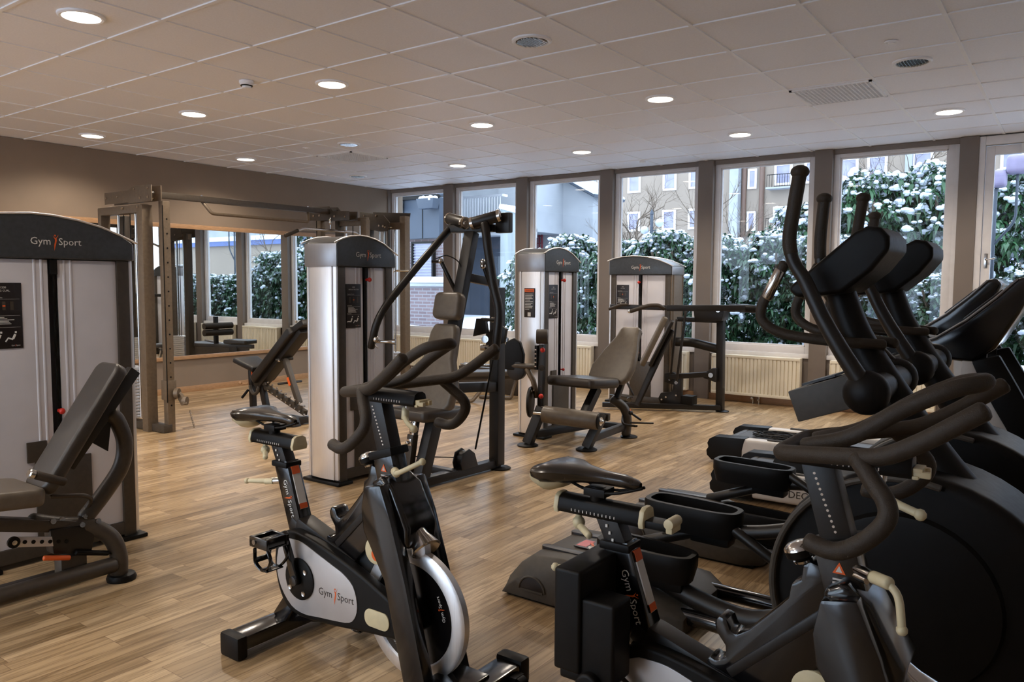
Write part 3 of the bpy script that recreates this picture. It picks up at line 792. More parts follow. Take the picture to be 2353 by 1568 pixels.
# ---- snowy evergreen shrubs
def shrub_proto(seed, rad, hgt, nwh=420, snowy=.5):
    rnd = random.Random(seed)
    leaf, snow, stem = MB(), MB(), MB()
    for k in range(6):
        a = rnd.uniform(0, 2 * PI); stem.tube([(0, 0, 0), (math.cos(a) * rad * .3, math.sin(a) * rad * .3, hgt * .45), (math.cos(a) * rad * .6, math.sin(a) * rad * .6, hgt * .85)], .018, 5)
    lv, lf = [], []
    for k in range(nwh):
        z = hgt * (rnd.random() ** .8); prof = (1 - max(0, z / hgt - .55) ** 2 * 2.6) * (.75 + .25 * math.sin(3 * rnd.random() * 6))
        a = rnd.uniform(0, 2 * PI); lump = 1 + .22 * math.sin(a * 3 + seed) * math.sin(z * 5 + seed); rr_ = lump * rad * prof * rnd.uniform(.55, 1.08)
        c = V((math.cos(a) * rr_, math.sin(a) * rr_, z + rnd.uniform(-.08, .10)))
        out = V((math.cos(a), math.sin(a), rnd.uniform(.2, 1.1))).normalized()
        s_, u_ = frame_from(out)
        for j in range(7):
            th = 2 * PI * j / 7 + rnd.uniform(-.3, .3); Ln = rnd.uniform(.10, .165); wd = Ln * .17
            dr = (s_ * math.cos(th) + u_ * math.sin(th)) * .85 + out * .3
            p1 = c + dr * Ln * .5; p2 = c + dr * Ln + V((0, 0, -Ln * rnd.uniform(.2, .9)))
            sd = dr.cross(V((0, 0, 1))); sd = sd.normalized() * wd if sd.length > .01 else V((wd, 0, 0))
            i0 = len(lv); lv += [c, p1 + sd, p2, p1 - sd, p1 + V((0, 0, -.006))]
            lf += [(i0, i0 + 1, i0 + 4), (i0, i0 + 4, i0 + 3), (i0 + 1, i0 + 2, i0 + 4), (i0 + 4, i0 + 2, i0 + 3)]
        if rnd.random() < snowy * (.12 + 1.15 * (z / hgt) ** 2.2):
            for q_ in range(rnd.randint(2, 4)):
                r = rnd.choice((.016, .022, .028, .036, .046))
                snow.sphere(c + V((rnd.uniform(-.07, .07), rnd.uniform(-.07, .07), rnd.uniform(-.03, .05))), r, (rnd.uniform(.8, 1.35), rnd.uniform(.8, 1.35), rnd.uniform(.7, 1.1)), 7)
    leaf.raw(lv, lf)
    return leaf, snow, stem
protos = []
def make_shrub(seed, rad, hgt, nwh, snowy, label, loc):
    t = thing('evergreen_shrub', label, 'shrub', loc, group='snow-dusted evergreen shrubs outside the windows')
    l, s_, st = shrub_proto(seed, rad, hgt, nwh, snowy)
    l.build('foliage', 'leaf', t)['kind'] = 'stuff'; s_.build('snow_cover', 'snow', t)['kind'] = 'stuff'; st.build('stem', 'bark', t)
    return t
rows = [
 # x, y, width scale, height scale, label   (the prototypes are 2.15 m high)
 (-7.9, 11.9, .55, .45, 'small snowy evergreen shrub at the foot of the concrete pier'),
 (-5.75, 9.5, .95, .75, 'snow-dusted evergreen shrub in the left part of the third window'),
 (-4.75, 9.3, 1.0, .85, 'snow-dusted evergreen shrub in the right part of the third window'),
 (-3.75, 9.1, .95, .80, 'snow-dusted evergreen shrub behind the top of the press machine tower'),
 (-2.85, 9.0, 1.0, .85, 'snow-dusted evergreen shrub in the right part of the fourth window'),
 (-1.95, 8.9, .95, .80, 'snow-dusted evergreen shrub at the left jamb of the fifth window'),
 (-1.15, 8.9, .95, .82, 'snow-dusted evergreen shrub in the middle of the fifth window'),
 (-.45, 8.8, .85, .78, 'snow-dusted evergreen shrub behind the nearest cross trainer arm'),
 (.30, 8.5, .80, .56, 'low evergreen shrub at the lower left of the sixth window'),
 (1.15, 8.4, .85, .55, 'low evergreen shrub at the lower right of the sixth window'),
 (2.1, 8.4, .85, .56, 'low evergreen shrub just outside the glazed door'),
 (3.2, 8.5, .9, .58, 'low evergreen shrub right of the glazed door, seen in the mirror'),
 (4.4, 8.6, .9, .55, 'low evergreen shrub second right of the glazed door, seen in the mirror'),
 (-1.55, 12.1, 1.35, 1.12, 'tall snowy evergreen bush rising behind the left jamb of the sixth window'),
 (-.45, 12.0, 1.45, 1.32, 'tallest snowy evergreen bush in the middle of the sixth window'),
 (.65, 12.2, 1.45, 1.36, 'tall snowy evergreen bush at the right side of the sixth window'),
 (1.85, 12.3, 1.45, 1.30, 'tall snowy evergreen bush filling the glazed door'),
]
A3 = []
for i in (1, 2, 3):
    x, y, sx, sz, lb = rows[i]
    A3.append(make_shrub(100 * i + i, .64 + .03 * i, 2.15, 950, (.75, .85, .7)[i - 1], lb, (x, y, GZ - .1)))
index_kids()
for i, (x, y, sx, sz, lb) in enumerate(rows):
    if i in (1, 2, 3): o = A3[i - 1]
    else:
        o = copy_tree(A3[i % 3]); o.location = (x, y, GZ - .1); o['label'] = lb
    o.scale = (sx, sx, sz); o.rotation_euler = (0, 0, i * 1.7)
# ================================================================ WEIGHT STACK TOWERS
def tower_parts(t, Wd, dep, TM, lines, right_mat='steel', cap_left=True, pin_z=1.40, label_side=False, stack=True, sign_h=.30):
    """parts of a shrouded weight tower. local frame: u = right along the face, front face at v = 0 looking to -v, z up.
    TM maps (u, v, z) to the thing's frame."""
    def T(b):
        for v in b.bm.verts: v.co = TM @ v.co
        return b
    h = Wd / 2; zc = 1.487
    # aluminium end shrouds, convex
    for sgn in (-1, 1):
        b = MB(); p = []
        for k in range(9):
            a = -1 + 2 * k / 8
            p.append((sgn * (h + .020 * (1 - a * a) + .004), dep / 2 + a * dep / 2))
        p += [(sgn * (h - .012), dep), (sgn * (h - .012), 0)]
        if sgn < 0: p = p[::-1]
        b.prism(p, .035, zc, 'z')
        for vv in (.03, dep - .03): b.box(*sorted((sgn * (h + .006), sgn * (h + .020))), vv - .004, vv + .004, .036, zc - .001)
        T(b).build('side_shroud', 'steel' if sgn < 0 else right_mat, t, bevel=.002)
    b = MB()
    for sgn in (-1, 1):
        b.box(*sorted((sgn * (h - .012), sgn * (h - .075))), -.004, .05, .02, zc); b.box(*sorted((sgn * (h - .012), sgn * (h - .075))), dep - .05, dep + .004, .02, zc)
    b.box(-h + .01, h - .01, .0, dep, .03, .10)
    T(b).build('upright_frame', 'dtaupe', t, bevel=.004)
    # front panels with a slot between them
    g = .022
    for sgn in (-1, 1):
        b = MB(); a0, a1 = sorted((sgn * g, sgn * (h - .075)))
        b.box(a0, a1, .010, .018, .10, zc - .004)
        T(b).build('front_panel', 'panel', t, bevel=.003)
    b = MB(); b.box(-h + .07, h - .07, dep - .02, dep - .012, .10, zc); T(b).build('rear_panel', 'panel', t)
    b = MB()
    for q in (-.085, .085): b.cyl((q, .10, .08), (q, .10, zc), .0125, seg=12)
    T(b).build('guide_rod', 'chrome', t)
    b = MB()
    for k in range(14): b.box(-.15, .15, .05, .19, .11 + k * .030, .11 + k * .030 + .026)
    T(b).build('weight_stack', 'dtaupe', t, bevel=.002)
    b = MB(); b.box(-.004, .004, .000, .006, .52, zc); b.box(-.016, .016, -.006, .02, zc - .075, zc - .005)
    T(b).build('belt', 'plastic', t)
    b = MB()
    for sgn in (-1, 1):
        for q in (.030, .062): b.cyl((sgn * (g + q), .012, .10), (sgn * (g + q), .012, zc - .004), .0075, seg=10)
    T(b).build('panel_rib', 'panel', t)
    b = MB(); b.box(-.115, .150, -.002, .009, .10, .50); b.box(-.150, -.06, -.002, .008, .50, .60); T(b).build('stack_silhouette', 'dtaupe', t, bevel=.003)  # added dark plates imitate the weight stack showing through the frosted panel
    b = MB(); b.cyl((.0, -.004, pin_z), (.0, -.03, pin_z), .009, seg=10); b.sphere((.0, -.036, pin_z), .016, seg=10); b.cyl((.0, -.004, .60), (.0, -.03, .60), .007, seg=10); b.sphere((.0, -.034, .60), .013, seg=10)
    T(b).build('selector_pin', 'red', t)
    # arched cap
    pr_ = [(-h - .028, 1.645), (-h * .86, 1.672), (-h * .6, 1.690), (-h * .25, 1.700), (0, 1.696), (h * .3, 1.680), (h * .6, 1.652), (h * .85, 1.615), (h + .028, 1.578)]
    b = MB(); b.prism([(-h - .006, zc), (h + .006, zc)] + [(u * (h + .006) / (h + .028) if abs(u) > h else u, z) for u, z in pr_[::-1]], -.016, dep + .016, 'y')
    T(b).build('head_cap', 'capg', t, bevel=.008, seg=3, ang=50)
    for sgn, z0_ in ((-1, 1.640), (1, 1.572)):
        b = MB(); p = [(sgn * (h + .004), -.012)]
        for k in range(9):
            a = -1 + 2 * k / 8; p.append((sgn * (h + .012 + .022 * (1 - a * a)), dep / 2 + a * (dep / 2 + .012)))
        p += [(sgn * (h + .004), dep + .012)]
        if sgn < 0: p = p[::-1]
        b.prism(p, zc, z0_, 'z'); T(b).build('cap_end', 'capend', t, bevel=.006, seg=2)
    b = MB(); top = [(u, z + .004) for u, z in pr_]
    for sgn in (0,):
        rail = [V((u, -.018, z + .001)) for u, z in pr_]
    b.tube(rail, .0055, 8); b.tube([V((u, dep + .018, z + .001)) for u, z in pr_], .0055, 8)
    T(b).build('cap_trim', 'steel', t)
    b = MB(); b.logo((0.005, -.0175, 1.555), (1, 0, 0), (0, 0, 1), .034)
    T(b).build('logo', ['text', 'orange'], t, label='white and orange lettering with a leaping figure')
    # instruction placard on the left panel
    sx0, sx1 = -h + .085, -h + .085 + min(.155, h - .13); sz1 = 1.37; sz0 = sz1 - sign_h
    b = MB(); b.box(sx0, sx1, .004, .011, sz0, sz1); sg = T(b).build('placard', 'sign', t, bevel=.002)
    b = MB(); c = (sx0 + sx1) / 2; wd = sx1 - sx0; y = .0032
    b.text(lines[0], (c, y, sz1 - .026), (1, 0, 0), (0, 0, 1), .013, 0); b.text(lines[1], (c, y, sz1 - .041), (1, 0, 0), (0, 0, 1), .0125 if len(lines[1]) < 10 else .0095, 0)
    for hd, zz in (('Targeted Muscles', .072), ('Preparation', .150), ('Execution', .205)):
        b.text(hd, (sx0 + .012, y, sz1 - zz), (1, 0, 0), (0, 0, 1), .0085, 0, 'l')
        b.box(sx0 + .010, sx1 - .010, y - .0003, y + .001, sz1 - zz - .0046, sz1 - zz - .0040)
    for k, L in enumerate((.5, .6, .85, .66, .7, .74)): b.box(sx0 + .018, sx0 + .018 + (wd - .03) * L * .95, y - .0003, y + .001, sz1 - .163 - k * .0062, sz1 - .1605 - k * .0062)
    # two seated figures of the exercise diagram
    for q in (.30, .70):
        ox = sx0 + wd * q; oz = sz0 + .047
        for pa, pb, r in (((.012, .020), (.002, -.002), .006), ((.002, -.004), (-.020, -.002 if q < .5 else .004), .0042), ((-.020, -.002) if q < .5 else (-.018, .004), (-.034, -.004) if q < .5 else (-.030, -.014), .0034)):
            b.beam((ox + pa[0], y, oz + pa[1]), (ox + pb[0], y, oz + pb[1]), r * 1.6, .0012, up=(0, 1, 0))
        b.obox((ox + .015, y, oz + .030), (.008, .0012, .009))
    T(b).build('print', 'text', sg)
    b = MB(); b.logo((sx1 - .034, y, sz0 + .012), (1, 0, 0), (0, 0, 1), .0055)
    for k in range(3): b.obox((c - .034 + k * .034, y + .0003, sz1 - .108), (.014, .0012, .040), mi=2)
    b.obox((c, y - .0002, sz1 - .108), (.012, .0012, .007), mi=1)
    T(b).build('print', ['text', 'orange', 'dtaupe'], sg)
    if label_side:
        b = MB(); b.box(-h - .030, -h - .0235, dep * .5 - .055, dep * .5 + .055, 1.08, 1.34); w_ = T(b).build('warning_sticker', 'sign', t, bevel=.002)
        b = MB(); b.box(-h - .0312, -h - .030, dep * .5 - .05, dep * .5 + .05, 1.305, 1.332, 1)
        b.text('WARNING', (-h - .0315, dep * .5, 1.312), (0, -1, 0), (0, 0, 1), .016, 2)
        for k, L in enumerate((.9, .95, .8, .9, .6, .95, .9, .7, .9, .85, .5)):
            b.box(-h - .0312, -h - .030, dep * .5 + .045 - .09 * L, dep * .5 + .045, 1.285 - k * .0135, 1.290 - k * .0135, 0)
        b.box(-h - .0312, -h - .030, dep * .5 - .016, dep * .5 + .016, 1.09, 1.125, 0)
        T(b).build('print', ['text', 'orange', 'dtext'], w_)
    # feet
    for sgn in (-1, 1):
        b = MB(); b.box(*sorted((sgn * (h + .035), sgn * (h - .10))), -.035, dep + .035, 0, .022); T(b).build('foot', 'plastic', t, bevel=.008)

def TMx(x, y):   # face looks to +X, u runs along +Y
    return Matrix.Translation((x, y, 0)) @ Matrix.Rotation(PI / 2, 4, 'Z')

def strut(name, a, b_, w_, h_, t, m_='frame', bev=.008, up=(0, 0, 1)):
    b = MB(); b.beam(a, b_, w_, h_, up); return b.build(name, m_, t, bevel=bev, world=True)
def bolt(b, c, d, r=.016, L=.012):
    c, d = V(c), V(d).normalized()
    b.cyl(c, c + d * L, r, seg=16); b.cyl(c + d * L, c + d * (L + .004), r * .45, seg=8)
def cushion(name, poly, thick, o, xd, yd, t, m_='uph', bev=.02, taper=None, world=True, label=None):
    """upholstered pad: outline poly (u,v) in the plane o + u xd + v yd, thickness along xd x yd"""
    xd, yd = V(xd).normalized(), V(yd).normalized(); nd = xd.cross(yd).normalized(); o = V(o)
    b = MB(); nn = len(poly)
    vs = [o + xd * u + yd * v for u, v in poly] + [o + xd * u + yd * v + nd * thick for u, v in poly]
    b.raw(vs, [tuple(range(nn))[::-1], tuple(range(nn, 2 * nn))] + [(i, (i + 1) % nn, nn + (i + 1) % nn, nn + i) for i in range(nn)])
    return b.build(name, m_, t, bevel=bev, seg=4, world=world, label=label)
def rrect(w_, h_, r, n_=5, cx=0, cy=0):
    p = []
    for (sx, sy, a0) in ((1, 1, 0), (-1, 1, PI / 2), (-1, -1, PI), (1, -1, 3 * PI / 2)):
        for k in range(n_ + 1):
            a = a0 + PI / 2 * k / n_
            p.append((cx + sx * (w_ / 2 - r) + r * math.cos(a), cy + sy * (h_ / 2 - r) + r * math.sin(a)))
    return p

# ---------------------------------------------------------------- 1 leg curl machine at the left edge
t = thing('leg_curl_machine', 'leg curl machine at the left edge, tall grey tower and leaning dark backrest', 'weight machine', (-1.4, -.7, 0))
Tr = Matrix.Translation((-t.location.x, -t.location.y, 0))
tower_parts(t, .77, .30, Tr @ TMx(-1.60, -.715), ('1200', 'LEG CURL'), pin_z=.74, sign_h=.31)
x = -1.12
b = MB(); b.beam((x - .10, -1.95, .045), (x - .10, -.80, .045), .07, .05)
b.build('base_rail', 'frame', t, bevel=.010, world=True)
b = MB(); b.tube(rounded([(x + .06, -1.95, .085), (x + .06, -1.3, .085), (x + .06, -.74, .085)], .05), .036, 14); b.build('base_rail', 'dtaupe', t, world=True)
b = MB(); b.lathe((x + .05, -.70, 0), (0, 0, 1), [(0, .062), (.012, .065), (.028, .058), (.034, .03)], 24); b.build('foot', 'plastic', t, world=True)
b = MB(); b.tube(catmull([(x + .05, -.71, .03), (x + .05, -.71, .12), (x + .04, -.74, .21), (x + .02, -.82, .275), (x, -.93, .305), (x, -1.05, .35)], 5), .038, 14); b.build('curved_leg', 'dtaupe', t, world=True)
b = MB(); b.beam((x, -.86, .285), (x, -1.75, .53), .075, .055); b.build('seat_rail', 'dtaupe', t, bevel=.010, world=True)
b = MB(); b.beam((x + .045, -.90, .235), (x + .045, -1.14, .295), .008, .042); b.build('adjuster_plate', 'silver', t, bevel=.001, world=True)
b = MB()
for k in range(6):
    q = V((x + .0495, -.935 - .033 * k, .244 + .0082 * k)); b.cyl(q, q + V((.002, 0, 0)), .0085, seg=12)
b.build('adjuster_hole', 'plastic', t, world=True)
b = MB(); b.lathe((x + .05, -1.145, .297), (1, 0, 0), [(0, .024), (.012, .024)], 20); b.build('pivot_disc', 'plastic', t, world=True)
b = MB(); bolt(b, (x + .062, -1.145, .297), (1, 0, 0), .010, .006)
for q in ((x + .05, -.99, .345), (x + .05, -.87, .30), (x + .05, -.80, .30), (x + .02, -.84, .325), (x + .02, -.94, .335)): bolt(b, q, (1, 0, .3), .012)
b.build('bolt', 'chrome', t, world=True)
b = MB(); b.hexa([(x - .02, -.99, .20), (x + .05, -.99, .20), (x + .05, -.83, .16), (x - .02, -.83, .16), (x - .02, -1.0, .31), (x + .05, -1.0, .31), (x + .05, -.80, .29), (x - .02, -.80, .29)]); b.build('carriage', 'frame', t, bevel=.008, world=True)
b = MB(); b.box(x - .02, x + .05, -.96, -.85, .06, .17); b.build('gusset', 'dtaupe', t, bevel=.006, world=True)
b = MB(); b.tube([(x + .08, -1.04, .205), (x + .08, -.94, .178)], .011, 10); b.build('lever', 'orange', t, world=True, label='orange grip')
b = MB(); b.tube([(x + .06, -.90, .185), (x + .06, -.765, .145)], .012, 10); b.tube([(x + .06, -.765, .145), (x + .055, -.73, .135)], .005, 8); b.build('gas_strut', 'plastic', t, world=True)
# backrest: leaning pad and its curved bracket
yd = V((0, .335, .50)).normalized()
cushion('backrest', rrect(.20, .62, .045, cy=.30), .060, (x + .02, -1.0, .475), (1, 0, 0), tuple(yd), t, 'uph', .022)
strut('back_post', (x, -.90, .56), (x, -.585, .965), .045, .055, t, 'frame')
b = MB(); b.tube(catmull([(x, -.70, .77), (x, -.67, .73), (x + .01, -.645, .63), (x + .01, -.665, .52), (x, -.74, .41), (x, -.83, .315)], 6), .036, 14); b.build('curved_bracket', 'dtaupe', t, world=True)
b = MB(); b.raw([(x - .006, -.70, .75), (x - .006, -.72, .60), (x - .006, -.80, .66), (x + .006, -.70, .75), (x + .006, -.72, .60), (x + .006, -.80, .66)], [(0, 1, 2), (5, 4, 3), (0, 3, 4, 1), (1, 4, 5, 2), (2, 5, 3, 0)]); b.build('gusset_plate', 'frame', t, world=True)
b = MB(); b.tube(rounded([(x + .05, -.99, .455), (x + .05, -.85, .43), (x + .03, -.81, .40), (x, -.83, .34)], .03), .010, 10); b.build('release_rod', 'dtaupe', t, world=True)
cushion('seat', rrect(.34, .50, .05, cy=.2), .075, (x, -1.50, .49), (1, 0, 0), (0, 1, -.10), t, 'uph2', .025)
b = MB(); b.tube([(x + .16, -1.09, .585), (x + .16, -.985, .535)], .018, 12); b.build('hand_grip', 'foam', t, world=True)
b = MB(); b.lathe((x + .16, -1.10, .590), (0, -1, .45), [(0, .020), (.018, .020), (.022, .015)], 16); b.build('grip_cap', 'chrome', t, world=True)

# ---------------------------------------------------------------- 2 pulldown machine
t = thing('pulldown_machine', 'pulldown machine in the middle with silver-ended tower, two long swinging arms and grey seat', 'weight machine', (-1.3, 1.5, 0))
Tr = Matrix.Translation((-t.location.x, -t.location.y, 0))
tower_parts(t, .53, .30, Tr @ TMx(-1.55, 1.305), ('1100', 'VERTICAL TRACTION'), pin_z=1.40, sign_h=.30)
X0 = -1.03
strut('base_rail', (-1.06, 1.22, .045), (-1.0, 2.10, .045), .075, .06, t)
strut('cross_rail', (-1.55, 1.60, .06), (-1.0, 1.60, .06), .06, .05, t)
strut('rear_post', (-.99, 2.08, .03), (-.99, 2.08, 1.35), .085, .085, t)
b = MB(); b.lathe((-.97, 2.10, 0), (0, 0, 1), [(0, .075), (.010, .078), (.018, .06)], 24); b.build('foot', 'plastic', t, world=True)
b = MB(); b.lathe((-1.06, 1.25, 0), (0, 0, 1), [(0, .055), (.010, .058), (.018, .05)], 24); b.build('foot', 'plastic', t, world=True)
strut('seat_post', (-1.06, 1.32, .05), (-1.04, 1.45, .47), .075, .10, t, up=(0, 1, 0))
b = MB(); b.beam((-1.15, 1.30, .10), (-1.13, 1.325, .36), .055, .055, (0, 1, 0)); b.build('adjuster_sleeve', 'dtaupe', t, bevel=.006, world=True)
b = MB(); b.beam((-1.13, 1.325, .34), (-1.115, 1.34, .48), .045, .045, (0, 1, 0)); p_ = b.build('adjuster_tube', 'chrome', t, bevel=.004, world=True)
b = MB()
for k in range(4):
    q = V((-1.125 + .0015 * k, 1.30, .375 + .024 * k)); b.cyl(q, q + V((0, -.0035, 0)), .005, seg=10)
b.build('adjuster_hole', 'plastic', p_, world=True)
b = MB(); b.cyl((-1.13, 1.30, .31), (-1.13, 1.26, .31), .012, seg=12); b.box(-1.15, -1.11, 1.285, 1.30, .29, .335); b.build('pop_pin', 'chrome', t, bevel=.002, world=True)
cushion('seat', [(-.17, -.02), (-.15, -.05), (.15, -.05), (.17, -.02), (.19, .30), (.16, .36), (-.16, .36), (-.19, .30)], .075, (-1.03, 1.20, .485), (1, 0, 0), (0, 1, -.03), t, 'uph', .028)
# back pad on its leaning post, head pad
bd = V((.0, .20, .56)).normalized()
cushion('back_pad', [(-.15, 0), (-.20, .06), (-.205, .20), (-.13, .38), (-.115, .56), (-.09, .62), (.09, .62), (.115, .56), (.13, .38), (.205, .20), (.20, .06), (.15, 0)], .075, (-1.03, 1.395, .50), (1, 0, 0), tuple(bd), t, 'uph2', .03)
cushion('head_pad', rrect(.235, .19, .045, cy=.10), .085, (-1.03, 1.60, 1.115), (1, 0, 0), (0, .12, .5), t, 'uph2', .035)
strut('back_post', (-1.03, 1.52, .50), (-1.03, 1.68, 1.20), .07, .06, t, up=(0, 1, 0))
strut('mast', (-1.06, 1.66, 1.02), (-1.03, 1.83, 1.74), .085, .07, t, up=(0, 1, 0))
strut('cross_link', (-1.03, 1.78, 1.42), (-1.00, 2.08, 1.38), .06, .06, t)
strut('lower_link', (-1.03, 1.55, .66), (-.99, 2.08, .62), .07, .07, t)
# crosshead with the two pivot barrels
b = MB(); b.beam((-1.22, 1.81, 1.765), (-.86, 1.87, 1.765), .08, .055); b.obox((-.80, 1.90, 1.80), (.12, .05, .14)); b.build('crosshead', 'frame', t, bevel=.010, world=True)
for a, c, nm in (((-1.26, 1.86, 1.845), (-1.045, 1.77, 1.80), 0), ((-.98, 1.77, 1.795), (-.795, 1.84, 1.845), 1)):
    b = MB(); b.cyl(a, c, .042, seg=24); pb = b.build('pivot_barrel', 'frame', t, bevel=.003, world=True)
    b = MB(); a_, c_ = V(a), V(c); d_ = (c_ - a_).normalized()
    b.lathe(c_, d_, [(-.012, .044), (.008, .044), (.010, .03), (.008, .016), (.014, .012)], 24); b.lathe(a_, -d_, [(-.012, .044), (.008, .044), (.010, .03)], 24)
    b.build('bearing_cap', 'chrome', pb, world=True)
# left arm swings out toward the camera side, right arm hangs by the post
la = [(-1.20, 1.83, 1.80), (-1.26, 1.52, 1.50), (-1.31, 1.27, 1.24), (-1.33, 1.19, 1.12), (-1.385, 1.19, .945)]
b = MB(); b.tube(rounded(la, .07), .026, 14); arm = b.build('swing_arm', 'frame', t, world=True)
b = MB(); b.tube([(-1.375, 1.19, .985), (-1.24, 1.25, .985)], .011, 10); b.lathe((-1.24, 1.25, .985), (1, .45, 0), [(0, .018), (.02, .018)], 14); b.sphere((-1.33, 1.185, 1.0), .024, seg=10); b.tube(catmull([(-1.33, 1.17, .99), (-1.30, 1.15, .965), (-1.28, 1.15, .95)], 4), .004, 6); b.build('handle', 'chrome', arm, world=True)
ra = [(-.90, 1.79, 1.80), (-.855, 1.78, 1.52), (-.80, 1.76, 1.26), (-.765, 1.74, 1.20), (-.79, 1.73, .86)]
ra = [(-.875, 1.78, 1.79), (-.845, 1.78, 1.60), (-.79, 1.77, 1.36), (-.745, 1.77, 1.22), (-.735, 1.76, 1.14), (-.755, 1.74, .87)]
b = MB(); b.tube(rounded(ra, .05), .031, 14); b.build('swing_arm', 'frame', t, world=True)
b = MB(); b.tube([(-1.22, 1.62, 1.53), (-1.16, 1.66, 1.53)], .010, 8); b.tube([(-1.165, 1.66, 1.525), (-1.09, 1.74, 1.30)], .015, 10)
b.tube([(-.87, 1.78, 1.52), (-.93, 1.84, 1.52)], .012, 8); b.tube([(-.935, 1.84, 1.515), (-.905, 1.98, 1.20)], .017, 10); b.build('link_rod', 'frame', t, world=True)
b = MB()
for q in ((-1.17, 1.655, 1.535), (-.94, 1.84, 1.53), (-.93, 1.83, 1.50), (-.96, 1.90, 1.115), (-.86, 1.86, 1.125)): b.sphere(q, .021, seg=10)
bolt(b, (-.93, 1.86, .985), (.35, -.9, 0), .026); bolt(b, (-.83, 1.93, 1.035), (.35, -.9, 0), .024); bolt(b, (-.80, 1.94, .985), (.35, -.9, 0), .016); b.cyl((-.95, 1.83, .925), (-.90, 1.86, .925), .022, seg=14)
b.build('bolt', 'chrome', t, world=True)
b = MB(); b.prism([(-.96, .92), (-.80, .96), (-.78, 1.06), (-.84, 1.09), (-.96, 1.02)], 1.90, 1.93, 'y'); b.tube([(-.96, 1.86, 1.125), (-.78, 1.80, 1.125)], .013, 8); b.tube([(-.93, 1.85, .925), (-.77, 1.77, .925)], .013, 8)
b.prism([(-1.00, 1.13), (-.92, 1.13), (-.90, 1.03), (-1.03, 1.00)], 1.84, 1.87, 'y'); b.build('cam_plate', 'frame', t, bevel=.006, world=True)
b = MB(); b.tube([(-.93, 1.98, .93), (-.97, 1.80, .20)], .007, 8); b.tube(catmull([(-1.2, 1.64, 1.55), (-1.12, 1.68, 1.57), (-1.05, 1.74, 1.48), (-1.07, 1.70, 1.2), (-1.08, 1.66, 1.05)], 6), .004, 6)
b.tube([(-1.05, 1.78, .13), (-1.5, 1.5, .13)], .004, 6); b.build('cable', 'plastic', t, world=True)
b = MB(); b.prism([(1.66, .07), (1.84, .07), (1.80, .17), (1.74, .21), (1.67, .19), (1.645, .12)], -1.055, -1.045, 'x'); b.prism([(1.66, .07), (1.84, .07), (1.80, .17), (1.74, .21), (1.67, .19), (1.645, .12)], -.985, -.975, 'x')
b.cyl((-1.045, 1.73, .14), (-.985, 1.73, .14), .055, seg=24); b.build('pulley', 'frame', t, bevel=.003, world=True)
b = MB(); b.tube([(-1.05, 1.60, .64), (-1.05, 1.54, .80)], .004, 6); b.build('wire', 'plastic', t, world=True)

# ---------------------------------------------------------------- 3 leg extension machine
t = thing('leg_extension_machine', 'leg extension machine right of centre, silver-ended tower, tan contoured backrest and long padded roller', 'weight machine', (-1.1, 3.3, 0))
Tr = Matrix.Translation((-t.location.x, -t.location.y, 0))
tower_parts(t, .56, .27, Tr @ TMx(-1.34, 3.50), ('1250', 'LEG EXTENSION'), pin_z=1.41, label_side=True)
for (a, c, w_) in (((-1.28, 2.90, .02), (-1.19, 2.98, .33), .085), ((-.79, 3.05, .02), (-.70, 3.16, .30), .075)):
    strut('front_leg', a, c, w_, .07, t, up=(0, 1, 0))
    b = MB(); b.lathe((a[0], a[1], 0), (0, 0, 1), [(0, .088), (.010, .090), (.020, .07)], 26); b.build('foot', 'plastic', t, world=True)
strut('base_rail', (-1.24, 2.95, .10), (-1.06, 3.68, .10), .06, .06, t); strut('base_rail', (-.76, 3.10, .10), (-.80, 3.72, .10), .06, .06, t)
strut('rear_rail', (-1.3, 3.66, .10), (-.78, 3.72, .10), .06, .055, t)
b = MB(); b.tube(catmull([(-.78, 3.73, .03), (-.775, 3.74, .16), (-.80, 3.72, .27), (-.88, 3.66, .35)], 6), .042, 14); b.build('rear_leg', 'dtaupe', t, world=True)
b = MB(); b.lathe((-.765, 3.76, 0), (0, 0, 1), [(0, .075), (.010, .078), (.018, .06)], 24); b.build('foot', 'plastic', t, world=True)
strut('seat_beam', (-1.30, 3.08, .28), (-.66, 3.20, .27), .06, .06, t)
strut('seat_stem', (-.93, 3.24, .25), (-.92, 3.44, .47), .07, .08, t, up=(0, 1, 0))
cushion('seat', [(-.22, 0), (.24, .0), (.25, .04), (.22, .36), (.16, .42), (-.16, .42), (-.22, .36)], .085, (-1.05, 3.14, .50), (1, -.02, 0), (.32, 1, -.06), t, 'uph', .035, label='brown front edge pad')
yb = V((.10, .32, .56)).normalized()
cushion('backrest', [(-.17, 0), (-.215, .05), (-.225, .16), (-.17, .32), (-.105, .46), (-.095, .535), (-.075, .56), (.085, .56), (.105, .535), (.115, .46), (.165, .32), (.20, .16), (.19, .05), (.15, 0)], .07, (-.86, 3.56, .49), (1, -.05, 0), tuple(yb), t, 'uph2', .03)
strut('back_post', (-.84, 3.66, .36), (-.75, 3.90, .95), .05, .045, t, up=(0, 1, 0))
b = MB(); b.tube([(-1.22, 2.905, .29), (-.60, 2.98, .27)], .018, 12); b.build('roller_axle', 'chrome', t, world=True)
b = MB(); b.lathe((-1.13, 2.915, .287), (.53, .065, -.017), [(0, .058), (.008, .072), (.49, .072), (.50, .066)], 28); b.build('roller_pad', 'uph2', t, world=True)
b = MB(); b.lathe((-.632, 2.976, .271), (.53, .065, -.017), [(0, .066), (.010, .062), (.014, .05)], 28); e_ = b.build('roller_cap', 'plastic', t, world=True)
b = MB(); b.lathe((-.620, 2.978, .2705), (.53, .065, -.017), [(0, .036), (.006, .036), (.004, .022), (.006, .010)], 24); b.build('hub_cap', 'chrome', e_, world=True)
b = MB(); b.beam((-1.235, 3.03, .33), (-1.245, 3.06, .86), .05, .045, (0, 1, 0)); b.build('lever_arm', 'frame', t, bevel=.006, world=True)
